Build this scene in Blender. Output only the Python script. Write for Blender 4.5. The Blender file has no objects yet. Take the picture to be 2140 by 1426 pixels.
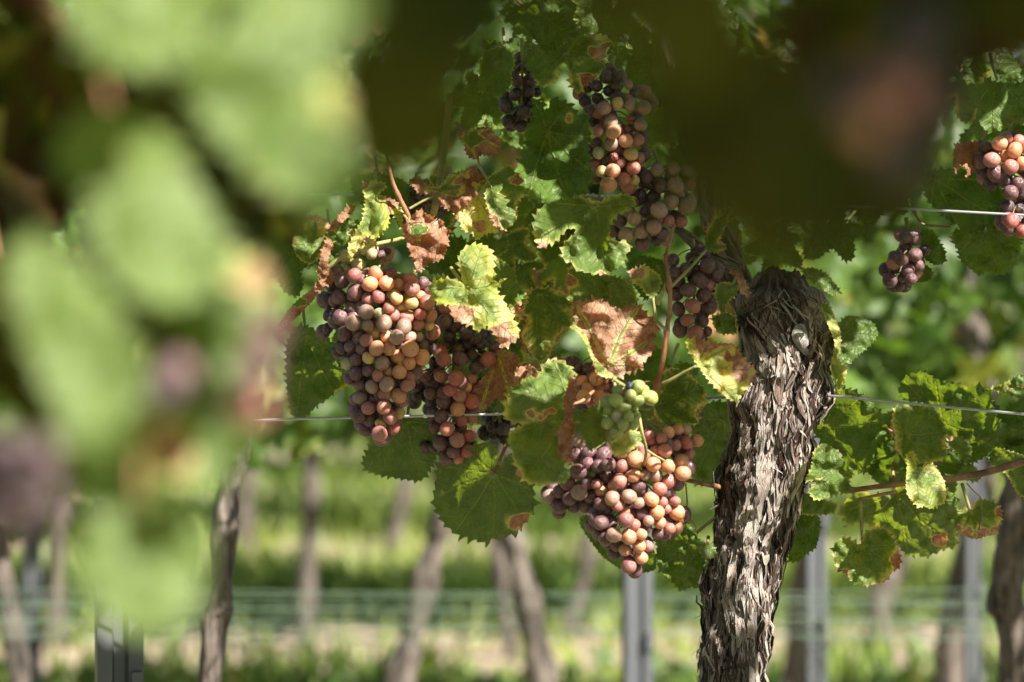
import bpy, math, random
import numpy as np
from mathutils import Vector, Matrix, noise
from mathutils.geometry import delaunay_2d_cdt
random.seed(7); RS = np.random.RandomState(7)
sc = bpy.context.scene; COL = sc.collection

# ------------------------------------------------------------------ camera, sky, sun, exposure
H = 0.95; HOR = 520.0; S = 36.0/100.0/2140.0; F = 2.45; K = F*S
cd = bpy.data.cameras.new('camera'); cam = bpy.data.objects.new('camera', cd); COL.objects.link(cam); sc.camera = cam
cam.location = (0, 0, H); cam.rotation_euler = (math.pi/2, 0, 0)
cd.lens = 100; cd.sensor_width = 36; cd.shift_y = -(713-HOR)/2140.0; cd.clip_start = 0.05; cd.clip_end = 500
cd.dof.use_dof = True; cd.dof.focus_distance = F-0.01; cd.dof.aperture_fstop = 4.0; cd.dof.aperture_blades = 9
L = Vector((0.5, -0.5, 0.70)).normalized()
SUN_EL = math.asin(L.z); SUN_AZ = math.atan2(L.x, L.y)
w = bpy.data.worlds.new('World'); sc.world = w; w.use_nodes = True
nt = w.node_tree; bg = nt.nodes['Background']; sky = nt.nodes.new('ShaderNodeTexSky'); sky.sky_type = 'NISHITA'
sky.sun_disc = False; sky.sun_elevation = SUN_EL; sky.sun_rotation = SUN_AZ
nt.links.new(sky.outputs[0], bg.inputs[0]); bg.inputs[1].default_value = 0.05
sd = bpy.data.lights.new('sun', 'SUN'); sun = bpy.data.objects.new('sun', sd); COL.objects.link(sun)
sd.energy = 5.0; sd.angle = math.radians(0.5); sd.color = (1.0, 0.94, 0.84)
sun.rotation_euler = L.to_track_quat('Z', 'Y').to_euler()
sc.view_settings.view_transform = 'Standard'; sc.view_settings.look = 'None'; sc.view_settings.exposure = 1.45; sc.view_settings.gamma = 1
sc.cycles.use_denoising = True
sc.cycles.max_bounces = 8; sc.cycles.transmission_bounces = 6; sc.cycles.diffuse_bounces = 4

def P(px, py, Y=F): return Vector(((px-1070)*Y*S, Y, H-(py-HOR)*Y*S))

# ------------------------------------------------------------------ helpers
def tag(o, label=None, cat=None, group=None, kind=None):
    if label: o['label'] = label
    if cat: o['category'] = cat
    if group: o['group'] = group
    if kind: o['kind'] = kind
    return o
def obj(name, me, parent=None, mat=None):
    o = bpy.data.objects.new(name, me); COL.objects.link(o)
    if mat is not None and not me.materials: me.materials.append(mat)
    if parent is not None: o.parent = parent
    return o
def empty(name, loc=(0, 0, 0)):
    o = bpy.data.objects.new(name, None); COL.objects.link(o); o.location = loc; return o
def mesh(name, V, Fc, attrs=None, uv=None, smooth=True):
    V = np.asarray(V, dtype=np.float32); me = bpy.data.meshes.new(name)
    Fa = np.asarray(Fc, dtype=np.int32)
    n, k = Fa.shape
    me.vertices.add(len(V)); me.vertices.foreach_set('co', V.ravel())
    me.loops.add(n*k); me.loops.foreach_set('vertex_index', Fa.ravel())
    me.polygons.add(n); me.polygons.foreach_set('loop_start', np.arange(0, n*k, k, dtype=np.int32))
    me.polygons.foreach_set('use_smooth', np.full(n, smooth))
    me.update(calc_edges=True)
    if uv is not None:
        ul = me.uv_layers.new(name='UVMap'); ul.data.foreach_set('uv', np.asarray(uv, dtype=np.float32)[Fa.ravel()].ravel())
    for k2, a in (attrs or {}).items():
        at = me.attributes.new(k2, 'FLOAT', 'POINT'); at.data.foreach_set('value', np.asarray(a, dtype=np.float32).ravel())
    me.validate(); return me
class MB:
    def __init__(s): s.V = []; s.F = []; s.A = {}; s.n = 0; s.uv = []
    def add(s, V, Fc, uv=None, **at):
        V = np.asarray(V, float).reshape(-1, 3); Fc = np.asarray(Fc, int)
        s.V.append(V); s.F.append(Fc+s.n); s.n += len(V)
        s.uv.append(np.zeros((len(V), 2)) if uv is None else np.asarray(uv))
        for k, a in at.items(): s.A.setdefault(k, []).append(np.broadcast_to(np.asarray(a, float), (len(V),)))
    def build(s, name, mat, parent=None, smooth=True):
        me = mesh(name, np.vstack(s.V), np.vstack(s.F), {k: np.concatenate(a) for k, a in s.A.items()}, np.vstack(s.uv), smooth)
        return obj(name, me, parent, mat)
def catmull(pts, m=8):
    p = np.array([list(q) for q in pts], float)
    if len(p) < 3:
        t = np.linspace(0, 1, m+1)[:, None]; return p[0]*(1-t)+p[-1]*t
    q = np.vstack([2*p[0]-p[1], p, 2*p[-1]-p[-2]]); out = []
    for i in range(1, len(q)-2):
        for t in np.arange(m)/m:
            a, b, c, d = q[i-1], q[i], q[i+1], q[i+2]
            out.append(0.5*((2*b)+(-a+c)*t+(2*a-5*b+4*c-d)*t*t+(-a+3*b-3*c+d)*t**3))
    out.append(p[-1]); return np.array(out)
def tube_data(path, rad, n=10, wob=0.0):
    path = np.asarray(path, float); m = len(path); rad = np.broadcast_to(np.asarray(rad, float), (m,))
    T = np.gradient(path, axis=0); T /= np.linalg.norm(T, axis=1)[:, None]+1e-12
    up = np.array([0.3, 1, 0.2]); V = []; uv = []
    for i in range(m):
        a = np.cross(T[i], up); a /= np.linalg.norm(a)+1e-9; b = np.cross(T[i], a)
        th = np.linspace(0, 2*np.pi, n, endpoint=False)
        r = rad[i]*(1+wob*np.sin(3*th+i*.7)*.5+wob*(RS.rand(n)-.5))
        V.append(path[i]+r[:, None]*(np.cos(th)[:, None]*a+np.sin(th)[:, None]*b)); uv.append(np.stack([th, np.full(n, i*.02)], 1))
    V = np.vstack(V); Fc = []
    for i in range(m-1):
        for j in range(n): Fc.append((i*n+j, i*n+(j+1) % n, (i+1)*n+(j+1) % n, (i+1)*n+j))
    c0 = len(V); V = np.vstack([V, path[:1], path[-1:]]); uv = np.vstack(uv+[np.zeros((2, 2))])
    for j in range(n):
        Fc.append((c0, (j+1) % n, j, j)); Fc.append((c0+1, (m-1)*n+j, (m-1)*n+(j+1) % n, (m-1)*n+(j+1) % n))
    return V, np.array(Fc), uv
def fix_quads(Fc):
    return Fc
def tube_obj(name, path, rad, mat, parent=None, n=10, wob=0.0):
    V, Fc, uv = tube_data(path, rad, n, wob)
    me = bpy.data.meshes.new(name)
    me.from_pydata([tuple(v) for v in V], [], [tuple(dict.fromkeys(map(int, f))) for f in Fc]); me.update()
    me.polygons.foreach_set('use_smooth', [True]*len(me.polygons))
    return obj(name, me, parent, mat)
def hashn(i, j, seed):
    h = (i.astype(np.int64)*374761393+j.astype(np.int64)*668265263+seed*1442695041) & 0xffffffff
    h = ((h ^ (h >> 13))*1274126177) & 0xffffffff
    return ((h ^ (h >> 16)) & 0xffff)/65535.0
def vnoise(x, y, seed=0, wrapx=None):
    xi = np.floor(x); yi = np.floor(y); fx = x-xi; fy = y-yi
    fx = fx*fx*(3-2*fx); fy = fy*fy*(3-2*fy); xi = xi.astype(int); yi = yi.astype(int)
    x1 = xi+1
    if wrapx: xi = xi % wrapx; x1 = x1 % wrapx
    a = hashn(xi, yi, seed); b = hashn(x1, yi, seed); c = hashn(xi, yi+1, seed); d = hashn(x1, yi+1, seed)
    return (a*(1-fx)+b*fx)*(1-fy)+(c*(1-fx)+d*fx)*fy
def sm(x, a, b):
    t = np.clip((x-a)/(b-a), 0, 1); return t*t*(3-2*t)

# ------------------------------------------------------------------ node helper + materials
class N:
    def __init__(s, name):
        s.m = bpy.data.materials.new(name); s.m.use_nodes = True; s.t = s.m.node_tree
        s.p = s.t.nodes['Principled BSDF']; s.out = s.t.nodes['Material Output']
    def n(s, typ, **kw):
        nd = s.t.nodes.new('ShaderNode'+typ)
        for k, v in kw.items(): setattr(nd, k, v)
        return nd
    def l(s, a, b): s.t.links.new(a, b)
    def set(s, sock, v):
        if hasattr(v, 'is_output') or isinstance(v, bpy.types.NodeSocket): s.l(v, sock)
        elif isinstance(v, (tuple, list)) and len(v) == 3 and sock.type == 'RGBA': sock.default_value = (*v, 1)
        else: sock.default_value = v
    def attr(s, a): return s.n('Attribute', attribute_name=a).outputs['Fac']
    def math(s, op, a, b=0.0, c=None, clamp=False):
        nd = s.n('Math', operation=op, use_clamp=clamp); s.set(nd.inputs[0], a); s.set(nd.inputs[1], b)
        if c is not None: s.set(nd.inputs[2], c)
        return nd.outputs[0]
    def step(s, v, a, b, lo=0.0, hi=1.0):
        nd = s.n('MapRange', interpolation_type='SMOOTHSTEP'); s.set(nd.inputs[0], v)
        for i, q in enumerate((a, b, lo, hi)): s.set(nd.inputs[i+1], q)
        return nd.outputs[0]
    def mix(s, f, a, b, mode='MIX'):
        nd = s.n('Mix', data_type='RGBA', blend_type=mode); s.set(nd.inputs[0], f); s.set(nd.inputs[6], a); s.set(nd.inputs[7], b); return nd.outputs[2]
    def noise(s, vec, scale, detail=3.0, rough=0.55, dist=0.0):
        nd = s.n('TexNoise'); s.l(vec, nd.inputs['Vector']); nd.inputs['Scale'].default_value = scale
        nd.inputs['Detail'].default_value = detail; nd.inputs['Roughness'].default_value = rough; nd.inputs['Distortion'].default_value = dist
        return nd.outputs[0]
    def vmul(s, vec, v):
        nd = s.n('VectorMath', operation='MULTIPLY'); s.l(vec, nd.inputs[0]); nd.inputs[1].default_value = v; return nd.outputs[0]
    def bump(s, h, dist, strength=1.0, normal=None):
        nd = s.n('Bump'); s.set(nd.inputs['Strength'], strength); nd.inputs['Distance'].default_value = dist
        s.l(h, nd.inputs['Height'])
        if normal is not None: s.l(normal, nd.inputs['Normal'])
        return nd.outputs[0]
    def principled(s, **kw):
        for k, v in kw.items(): s.set(s.p.inputs[k.replace('_', ' ')], v)
        return s.m
def leaf_material(name, detailed=True):
    n = N(name); uv = n.n('UVMap').outputs[0]
    yel = n.attr('yel'); brn = n.attr('brn'); tone = n.attr('tone'); vd = n.attr('vd'); hr = n.attr('herr')
    n1 = n.noise(uv, 42, 3, .5, .3); n2 = n.noise(uv, 95, 4, .6, .8); n3 = n.noise(uv, 700, 2, .6); n4 = n.noise(uv, 28, 3, .5)
    g = n.mix(n.step(n1, .3, .7), (.055, .11, .016), (.10, .18, .03))
    g = n.mix(tone, g, n.mix(n1, (.20, .28, .065), (.28, .36, .125)))
    yc = n.mix(n.step(n4, .35, .65), (.42, .48, .09), (.66, .60, .27))
    yf = n.step(n.math('ADD', yel, n.math('MULTIPLY_ADD', n1, .9, -.45)), .30, .85)
    c = n.mix(yf, g, yc)
    bc = n.mix(n.step(n2, .3, .7), (.32, .14, .075), (.58, .34, .22))
    bc = n.mix(n.step(n.math('ADD', n.math('MULTIPLY', n3, .35), n.math('MULTIPLY', n1, .65)), .46, .66), bc, (.68, .48, .36))
    bc = n.mix(n.step(n4,   .52, .7, 0, .40), bc, (.16, .045, .022))
    bsum = n.math('ADD', brn, n.math('ADD', n.math('MULTIPLY_ADD', n1, .6, -.36), n.math('MULTIPLY', n2, .16)))
    ring = n.step(bsum, .30, .47); bf = n.step(bsum, .46, .56)
    c = n.mix(ring, c, n.mix(n4, (.55, .42, .14), (.62, .56, .30))); c = n.mix(bf, c, bc)
    sp = n.step(n.noise(uv, 330, 2, .5), .70, .76, 0, .6); c = n.mix(sp, c, (.20, .10, .05))
    # veins
    vl = n.step(vd, .010, .040, 1, 0)
    hf = n.math('ABSOLUTE', n.math('SUBTRACT', n.math('FRACT', hr), .5))
    vl2 = n.math('MULTIPLY', n.step(hf, .0, .085, 1, 0), n.step(vd, .0, .55, .8, .35))
    vv = n.math('MAXIMUM', vl, vl2)
    vcol = n.mix(tone, (.20, .26, .075), (.34, .38, .16)); c = n.mix(n.math('MULTIPLY', vv, .78), c, n.mix(bf, vcol, (.34, .19, .09)))
    # blistered surface
    vo = n.n('TexVoronoi', feature='SMOOTH_F1'); n.l(uv, vo.inputs['Vector']); vo.inputs['Scale'].default_value = 230; vo.inputs['Smoothness'].default_value = .5
    vo2 = n.n('TexVoronoi', feature='DISTANCE_TO_EDGE'); n.l(uv, vo2.inputs['Vector']); vo2.inputs['Scale'].default_value = 200
    c = n.mix(n.step(vo2.outputs[0], .0, .10, .30, 0), c, n.mix(.5, c, (.30, .34, .12)))
    hgt = n.math('SUBTRACT', n.math('MULTIPLY', vo.outputs[0], -1.0), n.math('MULTIPLY', vv, .9))
    hgt = n.math('ADD', hgt, n.math('MULTIPLY', n2, .8))
    nb = n.bump(hgt, .0013, 1.0)
    nb = n.bump(n3, .0009, n.math('MULTIPLY', bf, .9), nb)
    rough = n.mix(bf, (.48,)*3, (.8,)*3)
    n.principled(Base_Color=c, Roughness=rough, Normal=nb)
    n.p.inputs['Specular IOR Level'].default_value = .42
    tr = n.n('BsdfTranslucent'); tc = n.mix(.8, c, n.mix(1, c, (2.4, 2.1, .35), 'MULTIPLY'))
    tc = n.mix(bf, tc, n.mix(1, c, (1.3, .75, .35), 'MULTIPLY')); n.l(tc, tr.inputs[0]); n.l(nb, tr.inputs['Normal'])
    mx = n.n('MixShader'); n.set(mx.inputs[0], .42); n.l(n.p.outputs[0], mx.inputs[1]); n.l(tr.outputs[0], mx.inputs[2]); n.l(mx.outputs[0], n.out.inputs[0])
    return n.m
M_LEAF = leaf_material('vine_leaf')
def simple_leaf_material():
    n = N('distant_leaf'); yel = n.attr('yel'); brn = n.attr('brn'); tone = n.attr('tone')
    c = n.mix(tone, (.035, .075, .010), (.12, .21, .035)); c = n.mix(yel, c, (.50, .50, .08)); c = n.mix(brn, c, (.38, .20, .10))
    n.principled(Base_Color=c, Roughness=.45); tr = n.n('BsdfTranslucent'); n.l(n.mix(1, c, (1.6, 1.7, .6), 'MULTIPLY'), tr.inputs[0])
    mx = n.n('MixShader'); n.set(mx.inputs[0], .42); n.l(n.p.outputs[0], mx.inputs[1]); n.l(tr.outputs[0], mx.inputs[2]); n.l(mx.outputs[0], n.out.inputs[0])
    return n.m
M_BGLEAF = simple_leaf_material()
def shade_leaf():  # leaf colour with shade painted in, for the dark foreground leaves
    n = N('painted_shade_leaf'); uv = n.n('UVMap').outputs[0]; a = n.noise(uv, 14, 3, .6); brn = n.attr('brn')
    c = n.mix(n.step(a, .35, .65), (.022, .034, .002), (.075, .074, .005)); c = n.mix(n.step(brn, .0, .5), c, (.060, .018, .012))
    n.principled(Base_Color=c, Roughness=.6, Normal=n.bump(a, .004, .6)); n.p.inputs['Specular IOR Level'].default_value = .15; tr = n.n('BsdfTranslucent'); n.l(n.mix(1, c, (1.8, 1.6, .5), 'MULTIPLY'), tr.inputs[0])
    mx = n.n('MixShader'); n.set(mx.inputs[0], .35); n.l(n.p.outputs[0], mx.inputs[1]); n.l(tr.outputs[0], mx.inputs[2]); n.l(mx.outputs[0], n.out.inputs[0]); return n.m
M_SHADELEAF = shade_leaf()
def grape_material():
    n = N('grape_skin'); tc = n.n('TexCoord').outputs['Object']; oi = n.n('ObjectInfo')
    off = n.n('VectorMath', operation='ADD'); n.l(tc, off.inputs[0])
    rv = n.n('CombineXYZ'); r8 = n.math('MULTIPLY', oi.outputs['Random'], 37.0); n.l(r8, rv.inputs[0]); n.l(r8, rv.inputs[1]); n.l(rv.outputs[0], off.inputs[1]); v = off.outputs[0]
    a = n.noise(v, 1.6, 4, .6); b = n.noise(v, 9, 3, .6); sp = n.noise(v, 14, 2, .5)
    c = n.mix(n.step(a, .3, .7, 0, .45), oi.outputs['Color'], n.mix(1, oi.outputs['Color'], (.62, .52, .72), 'MULTIPLY'))
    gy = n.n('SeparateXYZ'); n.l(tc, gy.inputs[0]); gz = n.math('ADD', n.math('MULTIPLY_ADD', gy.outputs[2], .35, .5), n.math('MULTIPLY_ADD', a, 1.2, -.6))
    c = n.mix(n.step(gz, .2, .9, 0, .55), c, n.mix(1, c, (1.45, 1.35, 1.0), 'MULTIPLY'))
    bloom = n.step(n.math('ADD', a, n.math('MULTIPLY', b, .35)), .52, .88, .0, .20)
    c = n.mix(bloom, c, (.50, .43, .45))
    c = n.mix(n.step(sp, .66, .71, 0, .55), c, n.mix(1, c, (.40, .26, .20), 'MULTIPLY'))
    nrm = n.n('VectorMath', operation='NORMALIZE'); n.l(tc, nrm.inputs[0]); sep = n.n('SeparateXYZ'); n.l(nrm.outputs[0], sep.inputs[0])
    dot = n.step(sep.outputs[1], -.9988, -.9965, 1, 0); ring = n.step(sep.outputs[1], -.9965, -.982, .35, 0)
    c = n.mix(ring, c, n.mix(1, c, (.8, .6, .4), 'MULTIPLY')); c = n.mix(dot, c, (.06, .03, .02))
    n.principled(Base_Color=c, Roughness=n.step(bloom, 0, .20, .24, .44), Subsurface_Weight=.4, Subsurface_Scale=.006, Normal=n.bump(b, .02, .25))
    n.p.inputs['Subsurface Radius'].default_value = (1.0, .45, .22); n.p.inputs['Specular IOR Level'].default_value = .55
    n.p.subsurface_method = 'BURLEY'
    return n.m
M_GRAPE = grape_material()
def bark_material(name='vine_bark', light=1.0):
    n = N(name); uv = n.n('UVMap').outputs[0]; tone = n.attr('tone'); cav = n.attr('cav')
    st = n.vmul(uv, (1, .13, 1)); a = n.noise(st, 900, 4, .65, .4); b = n.noise(st, 260, 4, .6, .8); f = n.noise(uv, 1500, 3, .6); big = n.noise(uv, 30, 3, .5)
    v = n.math('ADD', n.math('MULTIPLY', n.math('ADD', a, b), .42), n.math('MULTIPLY', tone, .30))
    c = n.mix(n.step(v, .32, .60), (.035*light, .017*light, .011*light), (.23*light, .175*light, .15*light))
    c = n.mix(n.step(v, .46, .72), c, (.58*light, .53*light, .48*light))
    c = n.mix(n.step(big, .45, .65, 0, .5), c, n.mix(1, c, (1.0, .74, .62), 'MULTIPLY'))
    c = n.mix(n.step(cav, 0, .9, 0, .85), c, (.012, .008, .006))  # furrow shade painted into the bark colour
    h = n.math('ADD', n.math('ADD', a, b), n.math('MULTIPLY', f, .4))
    n.principled(Base_Color=c, Roughness=.85, Normal=n.bump(h, .0030, 1.0)); n.p.inputs['Specular IOR Level'].default_value = .25
    return n.m
M_BARK = bark_material()
def bg_bark():
    n = N('old_vine_wood'); tc = n.n('TexCoord').outputs['Object']; a = n.noise(n.vmul(tc, (1, 1, .15)), 90, 4, .6)
    n.principled(Base_Color=n.mix(n.step(a, .3, .7), (.035, .028, .025), (.20, .165, .14)), Roughness=.9, Normal=n.bump(a, .008, 1)); return n.m
M_BGBARK = bg_bark()
def stem_material(name, c1, c2):
    n = N(name); tc = n.n('TexCoord').outputs['Object']; a = n.noise(tc, 60, 3, .6); b = n.noise(n.vmul(tc, (1, 1, .3)), 900, 3, .6)
    n.principled(Base_Color=n.mix(n.step(n.math('ADD', n.math('MULTIPLY', a, .7), n.math('MULTIPLY', b, .3)), .35, .65), c1, c2), Roughness=.5, Normal=n.bump(b, .0006, .6)); return n.m
M_CANE = stem_material('brown_cane', (.13, .055, .03), (.34, .19, .10))
M_GSTEM = stem_material('green_stem', (.17, .20, .05), (.40, .36, .14))
M_RSTEM = stem_material('reddish_stem', (.25, .09, .05), (.45, .25, .13))
def metal():
    n = N('galvanised_steel'); tc = n.n('TexCoord').outputs['Object']; a = n.noise(n.vmul(tc, (1, 1, .2)), 60, 3, .6)
    n.principled(Base_Color=n.mix(a, (.085, .09, .10), (.17, .18, .20)), Metallic=.3, Roughness=.45); return n.m
M_METAL = metal()
_n = N('wire_steel'); M_WIRE = _n.principled(Base_Color=(.55, .57, .60), Metallic=.5, Roughness=.38)
def net():
    n = N('green_net_cord'); tc = n.n('TexCoord').outputs['Object']; a = n.noise(tc, 30, 2, .6)
    n.principled(Base_Color=n.mix(a, (.12, .19, .13), (.20, .27, .20)), Roughness=.6); return n.m
M_NET = net()
def ground_mat():
    n = N('vineyard_ground'); g = n.n('NewGeometry').outputs['Position']; sep = n.n('SeparateXYZ'); n.l(g, sep.inputs[0])
    a = n.noise(g, 3.0, 5, .6); b = n.noise(g, 24, 4, .65)
    ph = n.math('FRACT', n.math('DIVIDE', n.math('SUBTRACT', sep.outputs[1], 6.75-1.05), 2.1))
    d = n.math('ABSOLUTE', n.math('SUBTRACT', ph, .5)); soil = n.step(n.math('ADD', d, n.math('MULTIPLY_ADD', a, .28, -.14)), .17, .25, 1, 0)
    gr = n.mix(n.step(b, .3, .7), (.13, .20, .035), (.26, .32, .09)); so = n.mix(n.step(b, .3, .7), (.34, .25, .18), (.54, .43, .33))
    n.principled(Base_Color=n.mix(soil, gr, so), Roughness=.95, Normal=n.bump(b, .05, 1)); return n.m
M_GROUND = ground_mat()
def grass_mat():
    n = N('grass_blade'); tone = n.attr('tone'); n.principled(Base_Color=n.mix(tone, (.13, .22, .035), (.33, .39, .10)), Roughness=.5)
    tr = n.n('BsdfTranslucent'); n.l(n.mix(tone, (.12, .22, .02), (.36, .48, .06)), tr.inputs[0]); mx = n.n('MixShader'); n.set(mx.inputs[0], .4)
    n.l(n.p.outputs[0], mx.inputs[1]); n.l(tr.outputs[0], mx.inputs[2]); n.l(mx.outputs[0], n.out.inputs[0]); return n.m
M_GRASS = grass_mat()

# ------------------------------------------------------------------ ground
g = 60; xs = np.linspace(-150, 150, g+1); ys = np.linspace(-20, 280, g+1); X, Y = np.meshgrid(xs, ys)
V = np.stack([X.ravel(), Y.ravel(), np.zeros(X.size)], 1); I = np.arange(g*(g+1)).reshape(g, g+1)[:, :-1].ravel()
tag(obj('ground', mesh('ground', V, np.stack([I, I+1, I+g+2, I+g+1], 1)), None, M_GROUND), 'vineyard ground of grass aisles and bare soil strips', None, None, 'structure')
def grass_patch(name, n, xr, yr, hmin, hmax, label):
    x = RS.uniform(*xr, n); y = RS.uniform(*yr, n); ph = np.abs(((y-(6.75-1.05))/2.1) % 1-.5)
    keep = (ph > .20) | (RS.rand(n) < .16); x = x[keep]; y = y[keep]; n = len(x)
    h = RS.uniform(hmin, hmax, n)*(.5+vnoise(x*3, y*3, 5)*1.2); th = RS.uniform(0, 6.28, n); wd = RS.uniform(.003, .009, n)*(1+y*.08)
    dx = np.cos(th)*wd; dy = np.sin(th)*wd; lx = RS.normal(0, .35, n)*h; ly = RS.normal(0, .35, n)*h
    z0 = np.zeros(n); V = np.stack([np.stack([x-dx, y-dy, z0], 1), np.stack([x+dx, y+dy, z0], 1), np.stack([x+dx*.6+lx*.5, y+dy*.6+ly*.5, h*.6], 1), np.stack([x+lx, y+ly, h], 1)], 1).reshape(-1, 3)
    b = np.arange(n)*4; Fc = np.vstack([np.stack([b, b+1, b+2], 1), np.stack([b, b+2, b+3], 1)])
    t = np.clip(vnoise(x*2, y*2, 9)+RS.normal(0, .25, n), 0, 1)
    tag(obj(name, mesh(name, V, Fc, {'tone': np.repeat(t, 4)}), None, M_GRASS), label, 'grass', None, 'stuff')
grass_patch('grass', 60000, (-4, 4), (4.8, 12), .03, .10, 'sunlit green grass and weeds between the vine rows')
grass_patch('distant_grass', 30000, (-9, 9), (12, 34), .06, .16, 'blurred green grass in the far vineyard aisles')

# ------------------------------------------------------------------ generic leaf shape
def polar_outline(n=60, teeth=.05, seed=0, lob=.46):
    rr = random.Random(seed); th = np.linspace(-math.pi, math.pi, n, endpoint=False)  # 0 = apex
    lobes = [(0, 1.0, .42), (1.05, .86, .40), (-1.05, .86, .40), (2.15, .66, .42), (-2.15, .66, .42)]
    r = np.zeros(n)
    for a, h, wd in lobes:
        a += rr.uniform(-.08, .08); h *= rr.uniform(.9, 1.08)
        d = np.abs((th-a+math.pi) % (2*math.pi)-math.pi); r = np.maximum(r, h*(1-lob*(d/wd)**1.6*.8))
    r = np.maximum(r, .42); r *= 1-.72*np.exp(-((np.abs(th)-math.pi)/.30)**2)
    r += teeth*((np.arange(n) % 2)*2-1)*.5*RS.uniform(.4, 1.3, n)
    return th, r
def simple_leaf(n=22, seed=0):
    th, r = polar_outline(n, .03, seed); x = r*np.sin(th); y = -r*np.cos(th)
    ring = .55; V = [(0, 0, 0)]+[(x[i]*ring, y[i]*ring, .07*math.sin(th[i]*2.5)) for i in range(n)]+[(x[i], y[i], -.16*r[i]**2+.09*math.sin(5*th[i]+seed)) for i in range(n)]
    Fc = []
    for i in range(n):
        j = (i+1) % n; Fc += [(0, 1+i, 1+j), (1+i, 1+n+i, 1+n+j), (1+i, 1+n+j, 1+j)]
    return np.array(V), np.array(Fc)
SIMPLE = [simple_leaf(22, s) for s in range(5)]
def add_leaf(mb, pos, size, normal, roll, tone, yel, brn, k=0):
    V, Fc = SIMPLE[k % 5]; q = Vector(normal).normalized().to_track_quat('Z', 'Y').to_matrix() @ Matrix.Rotation(roll, 3, 'Z')
    mb.add(V*size @ np.array(q).T+np.array(pos), Fc, tone=tone, yel=yel, brn=brn)

# ------------------------------------------------------------------ detailed leaves traced in pixels, placed at their own distance
def in_poly(x, y, poly):
    c = np.zeros(x.shape, bool); j = len(poly)-1
    for i in range(len(poly)):
        xi, yi = poly[i]; xj, yj = poly[j]
        if yi != yj: c ^= ((yi > y) != (yj > y)) & (x < (xj-xi)*(y-yi)/(yj-yi)+xi)
        j = i
    return c
def seg_d(x, y, a, b):
    ax, ay = a; bx, by = b; dx, dy = bx-ax, by-ay; t = np.clip(((x-ax)*dx+(y-ay)*dy)/(dx*dx+dy*dy+1e-9), 0, 1)
    return np.hypot(x-ax-t*dx, y-ay-t*dy), t*math.hypot(dx, dy)
STY = {  # Y0, Yedge, Yvein-, B0, Bedge, Bvein-, tone
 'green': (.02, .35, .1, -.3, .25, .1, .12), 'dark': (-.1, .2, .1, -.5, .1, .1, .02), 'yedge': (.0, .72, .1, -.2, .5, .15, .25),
 'lime': (.42, .6, .2, -.15, .55, .2, .6), 'pale': (-.1, .1, .1, -.5, .1, .1, .5), 'mottle': (.50, .5, .9, .28, .45, .75, .2),
 'mottle2': (.35, .5, .7, .05, .55, .6, .3), 'brown': (.9, .3, .3, .75, .4, .55, .3), 'dead': (.9, .2, .0, 1.2, .3, .0, .3),
 'yellow': (.9, .5, .0, .0, .45, .2, .5), 'blotch': (.30, .45, .35, .06, .50, .3, .3), 'fgg': (.10, .3, .1, -.5, .1, .1, .28), 'olive': (.25, .2, .2, .1, .2, .2, .0)}
WIDE = {}
LEAVES = []
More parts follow.
